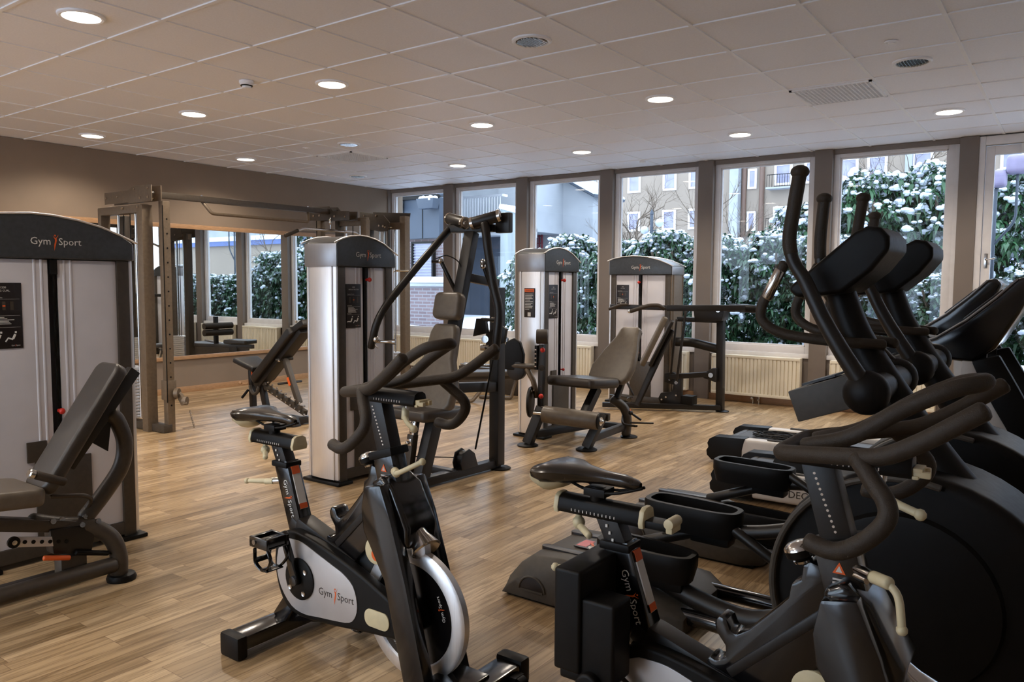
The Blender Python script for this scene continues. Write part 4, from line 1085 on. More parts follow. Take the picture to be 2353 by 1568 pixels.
b = MB(); b.beam((-1.285, 3.05, .64), (-1.285, 3.05, .85), .03, .06, (0, 1, 0)); b.build('adjuster_rack', 'plastic', t, bevel=.004, world=True)
b = MB()
for k in range(5): b.obox((-1.285, 3.017, .67 + .036 * k), (.018, .004, .01))
b.build('rack_notch', 'chrome', t, world=True)
b = MB(); b.lathe((-1.26, 2.99, .93), (.35, .2, 0), [(0, .058), (.006, .063), (.095, .063), (.10, .058)], 28); b.build('thigh_pad', 'uph', t, world=True)
b = MB(); b.tube([(-1.54, 3.02, .66), (-1.28, 3.05, .665)], .026, 14); b.build('cross_tube', 'dtaupe', t, world=True)
b = MB(); b.tube([(-1.39, 3.04, .64), (-1.33, 3.05, .54), (-1.30, 3.06, .40)], .024, 12); b.build('brace_tube', 'taupe', t, world=True)
b = MB(); b.prism([(-.105, -.13), (.085, -.15), (.095, 0), (.06, .11), (0, .145), (-.07, .11), (-.105, .02)], -.02, .03, 'y', rot=lambda v: Matrix.Rotation(.3, 3, 'Z') @ v + V((-1.515, 3.02, .76))); b.build('side_pad', 'plastic', t, bevel=.012, seg=3, world=True)
b = MB(); b.lathe((-1.50, 3.06, .62), (.2, -1, 0), [(0, .085), (.05, .085), (.055, .07)], 26); b.build('counterweight', 'frame', t, world=True)
b = MB(); b.lathe((-1.335, 3.0, .36), (.9, .35, 0), [(0, .130), (.012, .135), (.02, .125)], 32); d_ = b.build('cam_disc', 'frame', t, world=True)
b = MB()
for k in range(5):
    a = .5 + k * .45; b.cyl((-1.312, 3.01 + .09 * math.cos(a) , .36 + .10 * math.sin(a)), (-1.30, 3.014 + .09 * math.cos(a), .36 + .10 * math.sin(a)), .010, seg=8)
b.build('disc_bolt', 'chrome', d_, world=True)
b = MB(); b.sphere((-1.215, 3.02, .815), .022, seg=12); b.sphere((-1.215, 3.0, .42), .022, seg=12); b.sphere((-1.22, 3.0, .50), .001); b.build('knob', 'red', t, world=True)
b = MB(); bolt(b, (-1.215, 3.01, .665), (.6, -.8, 0), .026, .03); bolt(b, (-.72, 3.66, .36), (.6, -.8, 0), .02, .014); b.build('bolt', 'chrome', t, world=True)
b = MB(); b.tube(catmull([(-.80, 3.70, .20), (-.74, 3.60, .15), (-.66, 3.66, .13), (-.62, 3.62, .14)], 5), .010, 8); b.tube([(-.66, 3.58, .17), (-.50, 3.70, .165)], .008, 8); b.sphere((-.68, 3.62, .25), .022, seg=10); b.tube([(-.68, 3.62, .25), (-.60, 3.66, .19)], .010, 8); b.build('release_lever', 'frame', t, world=True)

# ---------------------------------------------------------------- 4 bench press machine near the windows
t = thing('bench_press_machine', 'press machine before the windows, grey-headed tower and long low black arms', 'weight machine', (-1.3, 5.4, 0))
Tr = Matrix.Translation((-t.location.x, -t.location.y, 0))
tower_parts(t, .77, .30, Tr @ Matrix.Translation((-1.58, 5.55, 0)), ('1400', 'CHEST PRESS'), 'taupe', pin_z=1.40, sign_h=.27)  # taupe on the right shroud paints in shade over aluminium
strut('end_post', (-.645, 5.66, .0), (-.66, 5.66, 1.03), .085, .075, t)
strut('base_rail', (-1.75, 5.02, .05), (-.62, 5.60, .05), .055, .055, t)
b = MB(); b.lathe((-.62, 5.66, 0), (0, 0, 1), [(0, .07), (.010, .072), (.018, .05)], 24); b.build('foot', 'plastic', t, world=True)
b = MB(); b.tube(rounded([(-1.16, 5.62, .74), (-.98, 5.62, .745), (-.68, 5.66, .68)], .06), .042, 12, flat=1.2); b.build('mid_rail', 'frame', t, world=True)
b = MB(); b.beam((-1.10, 5.5, 1.0), (-.66, 5.64, .99), .05, .05); b.build('top_rail', 'frame', t, bevel=.006, world=True)
strut('press_arm', (-1.82, 5.30, 1.125), (-.46, 5.56, 1.12), .05, .055, t)
strut('press_arm', (-1.05, 5.12, 1.13), (-.32, 5.44, 1.14), .055, .065, t)
b = MB(); b.tube([(-.42, 5.45, 1.14), (-.24, 5.50, 1.13)], .042, 14); b.build('counterweight', 'plastic', t, world=True)
b = MB(); b.tube([(-.55, 5.62, 1.14), (-.38, 5.68, 1.14)], .036, 14); b.build('counterweight', 'plastic', t, world=True)
b = MB(); b.prism([(-.86, .98), (-.56, 1.0), (-.54, 1.10), (-.62, 1.155), (-.88, 1.11)], 5.42, 5.60, 'y'); b.build('pivot_block', 'frame', t, bevel=.008, world=True)
b = MB(); b.tube(rounded([(-1.78, 5.20, 1.10), (-1.66, 5.24, 1.15), (-1.60, 5.28, 1.15)], .02), .017, 10); b.tube(rounded([(-1.40, 4.98, 1.09), (-1.22, 5.04, 1.155), (-1.12, 5.08, 1.16), (-1.08, 5.12, 1.12)], .04), .021, 10); b.build('handle', 'foam', t, world=True)
b = MB(); b.sphere((-1.41, 4.975, 1.088), .02, seg=10); b.build('handle_cap', 'chrome', t, world=True)
bd = V((.26, .06, .56)).normalized()
cushion('backrest', [(-.125, 0), (.125, 0), (.14, .07), (.11, .30), (.10, .52), (.085, .58), (-.085, .58), (-.10, .52), (-.11, .30), (-.14, .07)], .055, (-1.30, 5.12, .50), (.45, -.85, 0), tuple(bd), t, 'uph2', .02)
cushion('backrest', rrect(.2, .55, .03, cy=.28), .03, (-1.24, 5.16, .49), (.45, -.85, 0), tuple(bd), t, 'frame', .006)
strut('back_post', (-1.36, 5.08, .07), (-1.03, 5.22, .90), .055, .05, t, up=(0, 1, 0))
strut('back_post', (-1.42, 5.20, .06), (-1.22, 5.24, .55), .05, .045, t, up=(0, 1, 0))
b = MB(); b.beam((-1.12, 5.40, .37), (-.75, 5.56, .41), .06, .055); b.prism([(-.84, .39), (-.70, .48), (-.66, .48), (-.66, .33), (-.78, .36)], 5.54, 5.60, 'y'); b.build('lower_lever', 'frame', t, bevel=.006, world=True)
b = MB(); b.prism([(-1.24, .05), (-1.0, .05), (-1.0, .37), (-1.10, .42), (-1.20, .40), (-1.20, .30), (-1.09, .28), (-1.11, .20), (-1.24, .18), (-1.27, .12)], 5.42, 5.48, 'y'); b.build('cam_plate', 'frame', t, bevel=.008, world=True)
b = MB(); b.box(-1.0, -.87, 5.42, 5.56, .07, .17); b.build('counterweight', 'plastic', t, bevel=.006, world=True)
b = MB(); b.tube([(-1.12, 5.40, .34), (-1.06, 5.40, 1.0)], .012, 8); b.tube([(-1.0, 5.30, .33), (-.93, 5.34, 1.09)], .014, 8); b.build('push_rod', 'frame', t, world=True)
b = MB(); bolt(b, (-.71, 5.53, .405), (.2, -1, 0), .026); bolt(b, (-.60, 5.41, 1.115), (.2, -1, 0), .026); bolt(b, (-1.0, 5.29, .325), (.2, -1, 0), .018)
for q in ((-1.13, 5.41, .335), (-1.17, 5.41, .14), (-1.22, 5.41, .11), (-1.05, 5.41, .17)): bolt(b, q, (.2, -1, 0), .010)
b.build('bolt', 'chrome', t, world=True)
b = MB(); b.tube([(-1.36, 4.98, .17), (-1.62, 4.96, .17)], .010, 8); b.tube([(-1.36, 5.0, .19), (-1.46, 5.0, .36)], .012, 8); b.sphere((-1.47, 5.0, .37), .020, seg=10); b.build('release_lever', 'frame', t, world=True)
b = MB(); b.tube([(-1.38, 4.93, .045), (-1.33, 4.91, .02)], .011, 8); b.build('lever_tip', 'orange', t, world=True)
# ---------------------------------------------------------------- 5 cable crossover station
t = thing('cable_crossover', 'wide taupe steel cable crossover frame with pull-up bar standing in front of the mirror', 'cable machine', (-4.6, 3.0, 0))
def postz(x, y, w_, d_, z0, z1, m_='taupe', name='upright'):
    b = MB(); b.box(x - w_ / 2, x + w_ / 2, y - d_ / 2, y + d_ / 2, z0, z1); return b.build(name, m_, t, bevel=.005, world=True)
# left weight tower
postz(-4.43, 1.32, .095, .10, 0, 2.07); postz(-5.16, 1.32, .06, .09, 0, 2.07, 'taupe'); postz(-4.98, 1.42, .14, .06, .1, 2.0, 'dtaupe')
strut('top_bar', (-5.19, 1.32, 2.04), (-4.42, 1.32, 2.04), .09, .075, t, 'taupe')
b = MB(); b.cyl((-4.93, 1.34, .1), (-4.93, 1.34, 2.03), .012, seg=12); b.cyl((-4.62, 1.34, .1), (-4.62, 1.34, 2.03), .012, seg=12); b.build('guide_rod', 'chrome', t, world=True)
b = MB(); b.cyl((-4.82, 1.33, .6), (-4.82, 1.33, 2.05), .004, seg=6); b.cyl((-4.70, 1.33, .1), (-4.70, 1.33, 2.05), .004, seg=6); b.cyl((-4.20, 1.36, .28), (-4.20, 1.36, 2.06), .0045, seg=6); b.build('cable', 'plastic', t, world=True)
b = MB()
for k in range(16): b.box(-4.92 + .02, -4.63 - .01, 1.26, 1.42, .10 + k * .03, .126 + k * .03)
b.build('weight_stack', 'steel', t, world=True, bevel=.002)
b = MB(); b.prism([(-5.04, 2.10), (-4.62, 2.10), (-4.60, 2.09), (-4.22, 2.09), (-4.22, 2.235), (-4.52, 2.245), (-4.60, 2.21), (-5.04, 2.21)], 1.27, 1.28, 'y'); b.prism([(-5.04, 2.10), (-4.22, 2.10), (-4.22, 2.235), (-4.52, 2.245), (-4.60, 2.21), (-5.04, 2.21)], 1.36, 1.37, 'y')
b.build('top_plate', 'taupe', t, bevel=.003, world=True)
b = MB()
for x, z in ((-5.0, 2.16), (-4.80, 2.16), (-4.50, 2.215), (-4.27, 2.21), (-4.40, 2.13), (-4.27, 2.13), (-4.72, 2.05), (-4.45, 2.05)): bolt(b, (x, 1.27, z), (0, -1, 0), .012, .008)
for x in (-4.9, -4.35): b.cyl((x, 1.28, 2.16), (x, 1.36, 2.16), .045, seg=20)
b.build('bolt', 'chrome', t, world=True)
postz(-4.24, 1.40, .07, .07, 0, 2.10, 'taupe', 'carriage_post')
b = MB()
for k in range(14): b.cyl((-4.205, 1.40, .25 + .13 * k), (-4.203, 1.40, .25 + .13 * k), .008, seg=10)
b.build('post_hole', 'plastic', t, world=True)
b = MB(); b.box(-4.285, -4.20, 1.35, 1.45, .30, .48); b.build('carriage', 'taupe', t, world=True, bevel=.004)
b = MB(); b.cyl((-4.19, 1.43, .36), (-4.16, 1.45, .36), .045, seg=20); b.cyl((-4.13, 1.47, .29), (-4.10, 1.49, .29), .04, seg=20); b.prism([(-4.19, .38), (-4.12, .34), (-4.08, .27), (-4.12, .25), (-4.20, .33)], 1.445, 1.475, 'y'); b.build('pulley', 'taupe', t, world=True)
b = MB()
for k in range(7): b.tube([V((-4.07 + .003 * k + .010 * math.cos(a), 1.50 + .004 * k, .19 - .022 * k + .016 * math.sin(a))) for a in [i * PI / 4 for i in range(8)]], .003, 5, closed=True)
b.build('chain', 'chrome', t, world=True)
# overhead beam with the pull-up bar
b = MB(); b.beam((-4.36, 1.36, 2.165), (-4.36, 3.55, 2.165), .07, .055); b.build('overhead_beam', 'dtaupe', t, bevel=.005, world=True)
b = MB(); b.tube(rounded([(-4.36, 1.85, 2.15), (-4.30, 1.92, 2.03), (-4.30, 3.08, 2.03), (-4.36, 3.12, 2.15)], .03), .016, 10); b.build('pull_up_bar', 'taupe', t, world=True)
b = MB()
for y in (1.85, 3.12): bolt(b, (-4.36, y, 2.19), (0, 0, 1), .013, .01)
b.build('bolt', 'chrome', t, world=True)
# right towers
postz(-4.60, 3.50, .075, .07, 0, 2.10); postz(-4.42, 3.62, .05, .09, 0, 2.08, 'dtaupe'); postz(-4.0, 3.62, .09, .06, 0, 2.08); postz(-4.55, 4.20, .09, .09, 0, 2.10, 'dtaupe')
postz(-4.0, 4.25, .085, .085, 0, 2.16)
strut('top_bar', (-4.44, 3.62, 2.06), (-3.96, 3.62, 2.06), .05, .085, t, 'taupe'); strut('top_bar', (-4.6, 4.2, 2.05), (-3.96, 4.25, 2.05), .05, .08, t, 'taupe')
b = MB(); b.prism([(-4.70, 2.08), (-4.02, 2.06), (-4.02, 2.16), (-4.28, 2.17), (-4.34, 2.225), (-4.62, 2.235), (-4.70, 2.19)], 3.40, 3.41, 'y'); b.prism([(-4.70, 2.08), (-4.02, 2.06), (-4.02, 2.16), (-4.28, 2.17), (-4.34, 2.225), (-4.62, 2.235), (-4.70, 2.19)], 3.52, 3.53, 'y')
b.prism([(-4.58, 2.05), (-4.25, 1.98), (-4.12, 1.98), (-4.08, 2.08), (-4.18, 2.17), (-4.58, 2.23)], 4.08, 4.09, 'y'); b.prism([(-4.58, 2.05), (-4.0, 2.0), (-3.96, 2.20), (-4.58, 2.24)], 4.30, 4.31, 'y')
b.build('top_plate', 'dtaupe', t, bevel=.003, world=True)
b = MB()
for x, z in ((-4.60, 2.20), (-4.46, 2.20), (-4.60, 2.13), (-4.50, 2.13), (-4.25, 2.11), (-4.08, 2.10)): bolt(b, (x, 3.40, z), (0, -1, 0), .012, .008)
for x, z in ((-4.5, 2.18), (-4.3, 2.17), (-4.42, 2.08), (-4.25, 2.05), (-4.15, 2.03)): bolt(b, (x, 4.08, z), (0, -1, 0), .012, .008)
b.cyl((-4.16, 4.05, 2.04), (-4.16, 4.30, 2.04), .014, seg=10); b.build('bolt', 'chrome', t, world=True)
b = MB()
for x, y in ((-4.33, 3.64), (-4.10, 3.64), (-4.42, 4.25), (-4.34, 4.25), (-4.16, 4.25)): b.cyl((x, y, .1), (x, y, 2.03), .011, seg=10)
b.build('guide_rod', 'chrome', t, world=True)
b = MB()
for x, y in ((-4.22, 3.64), (-4.29, 4.22), (-4.24, 4.22), (-4.60, 3.44)): b.cyl((x, y, .3), (x, y, 2.08), .005, seg=6)
b.cyl((-4.12, 4.12, 1.2), (-4.12, 4.12, 2.04), .004, seg=6); b.build('cable', 'plastic', t, world=True)
b = MB()
for k in range(15): b.box(-4.35, -4.08, 3.56, 3.72, .10 + k * .03, .126 + k * .03); b.box(-4.44, -4.14, 4.17, 4.33, .10 + k * .03, .126 + k * .03)
b.build('weight_stack', 'steel', t, world=True, bevel=.002)
b = MB(); b.tube(rounded([(-4.30, 2.78, 1.87), (-4.30, 3.0, 1.955), (-4.30, 3.75, 1.955), (-4.30, 3.97, 1.87)], .06), .016, 10); lb = b.build('lat_bar', 'chrome', t, world=True)
b = MB(); b.tube([(-4.30, 2.77, 1.866), (-4.30, 2.93, 1.928)], .021, 10); b.build('grip', 'foam', lb, world=True)
b = MB(); b.tube([(-4.30, 3.38, 1.96), (-4.30, 3.38, 2.10)], .003, 6); b.sphere((-4.30, 3.38, 2.05), .018, (1, 1, 1.8), 10); b.build('cable', 'chrome', t, world=True)
strut('base_rail', (-4.5, 3.45, .04), (-4.5, 4.35, .04), .09, .07, t, 'dtaupe'); strut('base_rail', (-5.2, 1.32, .04), (-4.2, 1.36, .04), .09, .07, t, 'dtaupe')
strut('base_rail', (-4.6, 4.2, .04), (-3.96, 4.25, .04), .08, .07, t, 'dtaupe')
# low seat with leg rollers at the back, mostly seen in the mirror
strut('seat_beam', (-4.6, 4.25, .42), (-5.55, 4.6, .42), .07, .06, t, 'dtaupe'); strut('seat_post', (-5.3, 4.5, 0), (-5.3, 4.5, .42), .06, .06, t, 'dtaupe', up=(0, 1, 0))
cushion('seat', rrect(.42, .30, .05), .06, (-5.35, 4.52, .46), (1, -.3, 0), (.3, 1, 0), t, 'uph', .02)
strut('roller_post', (-4.95, 4.38, .42), (-4.95, 4.38, .86), .05, .06, t, 'frame', up=(0, 1, 0))
for z in (.62, .72):
    b = MB(); b.cyl((-5.0, 4.15, z), (-5.0, 4.62, z), .048, seg=18); b.build('roller_pad', 'foam', t, world=True)
b = MB(); b.tube([(-4.12, 4.12, 1.26), (-4.12, 4.12, 1.2)], .01, 8); b.tube([(-4.00, 4.10, 1.52), (-3.86, 4.30, 1.52)], .012, 8); b.sphere((-4.02, 4.08, 1.52), .022, seg=10); b.build('peg', 'chrome', t, world=True)

# ---------------------------------------------------------------- 6 adjustable bench
t = thing('adjustable_bench', 'black adjustable incline bench on the floor before the mirror', 'bench', (-4.1, 2.45, 0))
cushion('seat', [(0, -.15), (.30, -.12), (.30, .12), (0, .15)], .055, (-4.62, 2.47, .545), (1, 0, -.30), (0, 1, 0), t, 'blackv', .018)
bd = V((.74, 0, .64)).normalized()
cushion('backrest', rrect(.27, .84, .04, cy=.43), .085, (-4.36, 2.46, .40), (0, 1, 0), tuple(bd), t, 'blackv', .022)
strut('back_frame', (-4.28, 2.44, .36), (-3.62, 2.44, .93), .12, .10, t)
strut('headrest_bracket', (-3.72, 2.44, .90), (-3.54, 2.44, 1.00), .16, .06, t)
strut('front_post', (-4.44, 2.44, .08), (-4.46, 2.44, .50), .05, .06, t, 'frame', up=(0, 1, 0))
strut('front_post', (-4.22, 2.44, .10), (-4.30, 2.44, .36), .07, .05, t, 'frame', up=(0, 1, 0))
strut('hinge_block', (-4.34, 2.44, .30), (-4.22, 2.44, .44), .09, .10, t, 'frame')
b = MB(); b.tube([V((-4.36 + .07 * math.cos(a), 2.40, .31 + .08 * math.sin(a))) for a in [PI + i * PI / 8 for i in range(9)]], .018, 8); b.build('curved_brace', 'dtaupe', t, world=True)
b = MB(); b.beam((-4.30, 2.45, .33), (-3.62, 2.45, .10), .05, .05); b.build('ladder_rail', 'dtaupe', t, bevel=.004, world=True)
b = MB()
for k in range(7):
    f = k / 6; q = V((-4.20 + .56 * f, 2.42, .33 - .19 * f)); b.box(q.x - .03, q.x + .005, 2.40, 2.43, q.z - .0, q.z + .035)
b.build('ladder_tooth', 'dtaupe', t, world=True, bevel=.002)
b = MB()
for k in range(9):
    f = k / 8
    for dz in (.045, -.035): b.sphere((-4.15 + .56 * f, 2.41, .32 - .19 * f + dz), .011, seg=8)
for q in ((-3.68, 2.40, 1.0), (-4.18, 2.40, .42), (-3.93, 2.38, .60)): b.sphere(q, .014, seg=8)
b.build('bolt', 'chrome', t, world=True)
strut('rear_strut', (-3.91, 2.44, .62), (-3.70, 2.44, .19), .05, .055, t, 'dtaupe', up=(0, 1, 0))
b = MB(); b.tube([(-3.84, 2.30, .385), (-3.84, 2.58, .385)], .012, 8); b.tube([(-3.95, 2.36, .61), (-3.87, 2.50, .62)], .016, 8); b.build('cross_bar', 'frame', t, world=True)
b = MB(); b.obox((-3.815, 2.405, .40), (.028, .006, .085), Matrix.Rotation(-.45, 3, 'Y')); b.obox((-4.40, 2.40, .44), (.02, .006, .05)); b.build('sticker', 'orange', t, world=True)
b = MB(); b.tube([(-4.45, 2.38, .33), (-4.50, 2.36, .33)], .010, 8); b.sphere((-4.53, 2.35, .335), .018, (1.3, 1, 1), 10); b.build('pull_pin', 'oak', t, world=True)
b = MB(); b.tube([(-4.47, 2.40, .26), (-4.53, 2.37, .18)], .014, 8); b.build('lever', 'plastic', t, world=True)
b = MB(); b.box(-4.50, -4.38, 2.22, 2.66, .0, .07); b.build('front_foot', 'frame', t, bevel=.01, world=True)
b = MB(); b.beam((-3.60, 2.15, .04), (-3.60, 2.75, .04), .07, .06); b.hexa([(-3.70, 2.22, .0), (-3.52, 2.22, .0), (-3.52, 2.32, .0), (-3.70, 2.32, .0), (-3.66, 2.23, .1), (-3.56, 2.23, .1), (-3.56, 2.31, .1), (-3.66, 2.31, .1)]); b.build('rear_foot', 'frame', t, bevel=.008, world=True)
b = MB(); b.beam((-4.42, 2.45, .04), (-3.62, 2.45, .04), .05, .04); b.build('base_rail', 'dtaupe', t, bevel=.004, world=True)

# ---------------------------------------------------------------- bench frame far behind the pulldown machine
t = thing('flat_bench', 'low taupe-legged bench frame with a chrome bar, far behind the pulldown machine seat', 'bench', (-3.15, 4.6, 0))
b = MB(); b.tube(rounded([(-3.42, 4.22, .02), (-3.16, 4.48, .02), (-3.02, 4.62, .26)], .03), .022, 8); b.build('leg', 'taupe', t, world=True)
b = MB(); b.tube(rounded([(-3.30, 4.80, .02), (-2.95, 4.95, .02), (-2.90, 5.0, .26)], .03), .022, 8); b.build('leg', 'taupe', t, world=True)
cushion('seat', rrect(1.05, .27, .04), .06, (-3.05, 4.8, .30), (.62, .78, 0), (-.78, .62, 0), t, 'uph', .02)
strut('seat_rail', (-3.4, 4.4, .27), (-2.7, 5.25, .27), .05, .04, t, 'dtaupe')
b = MB(); b.tube([(-4.0, 5.28, .33), (-2.75, 5.60, .33)], .014, 10); b.tube([(-3.95, 5.29, .33), (-3.8, 5.33, .33)], .024, 10); o = b.build('barbell_bar', 'chrome', None); tag(o, 'chrome bar lying low by the window wall behind the pulldown machine', 'bar')
o.location = (0, 0, 0)
b = MB(); b.box(-4.0, -2.7, 5.24, 5.64, 0, .316); o2 = b.build('storage_bench', 'dtaupe', None, bevel=.01); tag(o2, 'low dark bench under the windows carrying the chrome bar', 'bench')

# ================================================================ SPIN BIKES
def lofted_saddle(b, cx, cz):
    S = [(-.15, .045, .0, .028), (-.142, .080, .012, .055), (-.11, .094, .022, .072), (-.06, .082, .022, .062), (-.01, .048, .012, .045), (.05, .028, .006, .036), (.11, .023, .004, .034), (.145, .019, -.004, .030), (.158, .008, -.010, .016)]
    secs = []
    for x, hw, top, th in S:
        ring = []
        for k in range(16):
            a = 2 * PI * k / 16; c_, s_ = math.cos(a), math.sin(a)
            yy = hw * (abs(c_) ** .8) * (1 if c_ >= 0 else -1)
            zz = top - th * .35 + (th * .35 if s_ > 0 else th * .65) * s_
            if s_ > .3 and hw > .06: zz -= .008 * (1 - abs(c_)) 
            ring.append((cx + x, yy, cz + zz))
        secs.append(ring)
    b.loft(secs)

def bike(ox, oy, label, drop_box=False):
    t = thing('spin_bike', label, 'exercise bike', (ox + .3, oy, 0), group='black spin bikes with cream levers')
    off = V((ox, oy, 0))
    def B(b, name, m_, par=None, bevel=0, **k):
        for v in b.bm.verts: v.co += off
        return b.build(name, m_, par or t, bevel=bevel, world=True, **k)
    # stabilisers
    b = MB(); b.beam((0, -.235, .055), (0, .235, .055), .10, .055); rs = B(b, 'rear_stabiliser', 'gloss', bevel=.012)
    for s_ in (-1, 1):
        b = MB(); b.box(-.056, .056, *sorted((s_ * .215, s_ * .26)), .0, .088); B(b, 'end_cap', 'plastic', rs, bevel=.012)
    b = MB(); b.beam((.93, -.235, .055), (.93, .235, .055), .10, .055); fs_ = B(b, 'front_stabiliser', 'gloss', bevel=.012)
    for s_ in (-1, 1):
        b = MB(); b.box(.874, .986, *sorted((s_ * .205, s_ * .26)), .0, .095); B(b, 'end_cap', 'plastic', fs_, bevel=.014)
    b = MB()
    for y in (-.17, .17): b.cyl((1.0, y - .018, .032), (1.0, y + .018, .032), .032, seg=18); b.obox((.985, y, .05), (.04, .05, .03))
    B(b, 'transport_wheel', 'plastic')
    b = MB(); b.beam((.0, 0, .07), (.12, 0, .22), .07, .09, (0, 1, 0)); b.beam((.0, 0, .075), (.34, 0, .16), .045, .04); B(b, 'rear_strut', 'gloss', bevel=.01)
    b = MB(); b.beam((.80, 0, .07), (.95, 0, .07), .16, .05); B(b, 'front_strut', 'gloss', bevel=.01)
    # frame: seat tube, main beam, diagonal, head tube, fork
    b = MB(); b.beam((.015, 0, .69), (.115, 0, .40), .062, .078, (1, 0, 0)); st = B(b, 'seat_tube', 'gloss', bevel=.010)
    b = MB(); b.box(-.03, .06, -.037, .037, .672, .695); B(b, 'collar', 'plastic', st, bevel=.006)
    b = MB()
    dn = V((.100, 0, -.290)).normalized(); nrm = V((0, -1, 0))
    b.logo(V((.058, -.0325, .56)), dn, V((.29, 0, .10)), .021)
    B(b, 'logo', ['text', 'orange'], st)
    b = MB(); b.obox((.090, -.0, .598), (.004, .035, .16), Matrix.Rotation(-.332, 3, 'Y')); B(b, 'sticker', 'text', st)
    b = MB(); b.obox((.068, -.0, .664), (.0050, .035, .03), Matrix.Rotation(-.332, 3, 'Y')); b.obox((.1125, -.0, .533), (.0050, .035, .02), Matrix.Rotation(-.332, 3, 'Y')); B(b, 'sticker', 'orange', st)
    b = MB(); b.beam((.105, 0, .455), (.42, 0, .355), .075, .085); b.beam((.07, 0, .47), (.26, 0, .385), .07, .05); B(b, 'main_beam', 'frame', bevel=.012)
    # ribbed diagonal with bottle holder
    b = MB(); b.prism([(.285, .405), (.395, .36), (.615, .58), (.600, .70), (.560, .735), (.545, .745), (.515, .752), (.50, .74), (.497, .705), (.475, .690), (.470, .655), (.440, .620), (.38, .555), (.35, .535), (.335, .54), (.325, .565), (.305, .57), (.293, .55), (.300, .527), (.322, .50), (.325, .47), (.30, .455), (.285, .462), (.275, .45)], -.032, .032, 'y'); B(b, 'diagonal_frame', 'gloss', bevel=.008)
    b = MB(); b.beam((.335, -.028, .435), (.60, -.028, .685), .026, .020, (0, 1, 0)); B(b, 'frame_rib', 'frame', bevel=.006)
    # head tube and resistance knob
    b = MB(); b.beam((.605, 0, .66), (.565, 0, .80), .072, .092, (1, 0, 0)); ht = B(b, 'head_tube', 'gloss', bevel=.010)
    b = MB(); b.beam((.570, 0, .785), (.562, 0, .812), .088, .112, (1, 0, 0)); B(b, 'collar', 'plastic', ht, bevel=.006)
    b = MB(); c = V((.580, -.0375, .752)); b.raw([c + V((-.014, 0, -.012)), c + V((.014, 0, -.012)), c + V((0, 0, .014))], [(0, 1, 2)]); B(b, 'warning_triangle', 'orange', ht)
    b = MB(); b.raw([c + V((-.007, -.0006, -.0085)), c + V((.007, -.0006, -.0085)), c + V((0, -.0006, .006))], [(0, 1, 2)]); b.text('!', c + V((0, -.001, -.008)), (1, 0, 0), (0, 0, 1), .015); b.obox(c + V((0, 0, -.025)), (.026, .002, .004)); b.obox(c + V((0, 0, -.033)), (.026, .002, .004)); B(b, 'warning_print', 'tgrey', ht)
    b = MB(); b.cyl((.520, -.01, .70), (.495, -.015, .765), .011, seg=12); b.lathe((.496, -.016, .752), (-.35, -.05, .93), [(0, .020), (.008, .034), (.024, .036)], 20); kn = B(b, 'resistance_knob', 'plastic')
    b = MB(); b.lathe((.4876, -.017, .7745), (-.35, -.05, .93), [(0, .036), (.007, .034), (.015, .023), (.018, .006)], 20); b.lathe((.4985, -.0155, .744), (-.35, -.05, .93), [(0, .021), (.006, .023)], 16); B(b, 'knob_cap', 'chrome', kn)
    b = MB(); b.prism([(.555, .71), (.60, .735), (.655, .70), (.725, .575), (.72, .50), (.66, .545), (.61, .60), (.56, .60)], -.075, .075, 'y'); B(b, 'fork_crown', 'gloss', bevel=.018, seg=3)
    for s_ in (-1, 1):
        b = MB(); y = s_ * .088
        b.hexa([(.585, y - .022, .64), (.665, y - .022, .66), (.665, y + .022, .66), (.585, y + .022, .64), (.575, y - .022, .60), (.665, y - .022, .60), (.665, y + .022, .60), (.575, y + .022, .60)]) if False else None
        b.prism([(.560, .70), (.635, .715), (.685, .60), (.75, .40), (.845, .05), (.745, .04), (.650, .40), (.555, .55), (.545, .62)], y - .024, y + .024, 'y'); B(b, 'fork_leg', 'gloss', bevel=.010)
    b = MB()
    b.lathe((.70, -.005, .55), (.55, -.12, -.5), [(-.02, .022), (.03, .034), (.075, .052), (.08, .046)], 24); B(b, 'fork_boss', 'chrome')
    # flywheel
    b = MB(); c = V((.69, 0, .262)); R_ = .226
    b.lathe(c, (0, 1, 0), [(-.014, .172), (-.020, .178), (-.020, .214), (-.012, R_), (.012, R_), (.020, .214), (.020, .178), (.014, .172)], 64, closed_ends=False); fw = B(b, 'flywheel', 'steel', label='polished silver rim')
    b = MB(); b.lathe(c, (0, 1, 0), [(-.0145, .002), (-.0145, .173), (.0145, .173), (.0145, .002)], 64, closed_ends=False); b.cyl(c + V((0, -.085, 0)), c + V((0, .085, 0)), .022, seg=16); B(b, 'flywheel_disc', 'gloss', fw)
    for a in (-1.95, .35):
        b = MB()
        d1 = V((math.cos(a), 0, math.sin(a))); tn = V((-math.sin(a), 0, math.cos(a)))
        b.logo(c + d1 * .142 + V((0, -.0155, 0)), tn if a > 0 else -tn * -1, -d1, .0125)
        B(b, 'logo', ['text', 'orange'], fw)
    b = MB(); b.cyl((.530, -.035, .452), (.530, .030, .452), .048, seg=28); b.box(.53, .62, -.025, .025, .46, .495); B(b, 'brake_caliper', 'cream', bevel=.006)
    b = MB(); b.cyl((.541, -.039, .442), (.541, -.034, .442), .022, seg=20); B(b, 'brake_pad', 'orange')
    b = MB(); b.prism([(.40, .37), (.615, .57), (.60, .36), (.56, .34)], -.012, .012, 'y'); B(b, 'gusset_plate', 'capg', bevel=.002)
    b = MB(); b.tube([(.56, .02, .50), (.47, .02, .42)], .005, 8); b.tube([(.52, .0, .52), (.50, .0, .44)], .006, 8); B(b, 'brake_rod', 'chrome')
    # chain guard with silver inlay
    def shr(p): return [(x, z) for x, z in p]
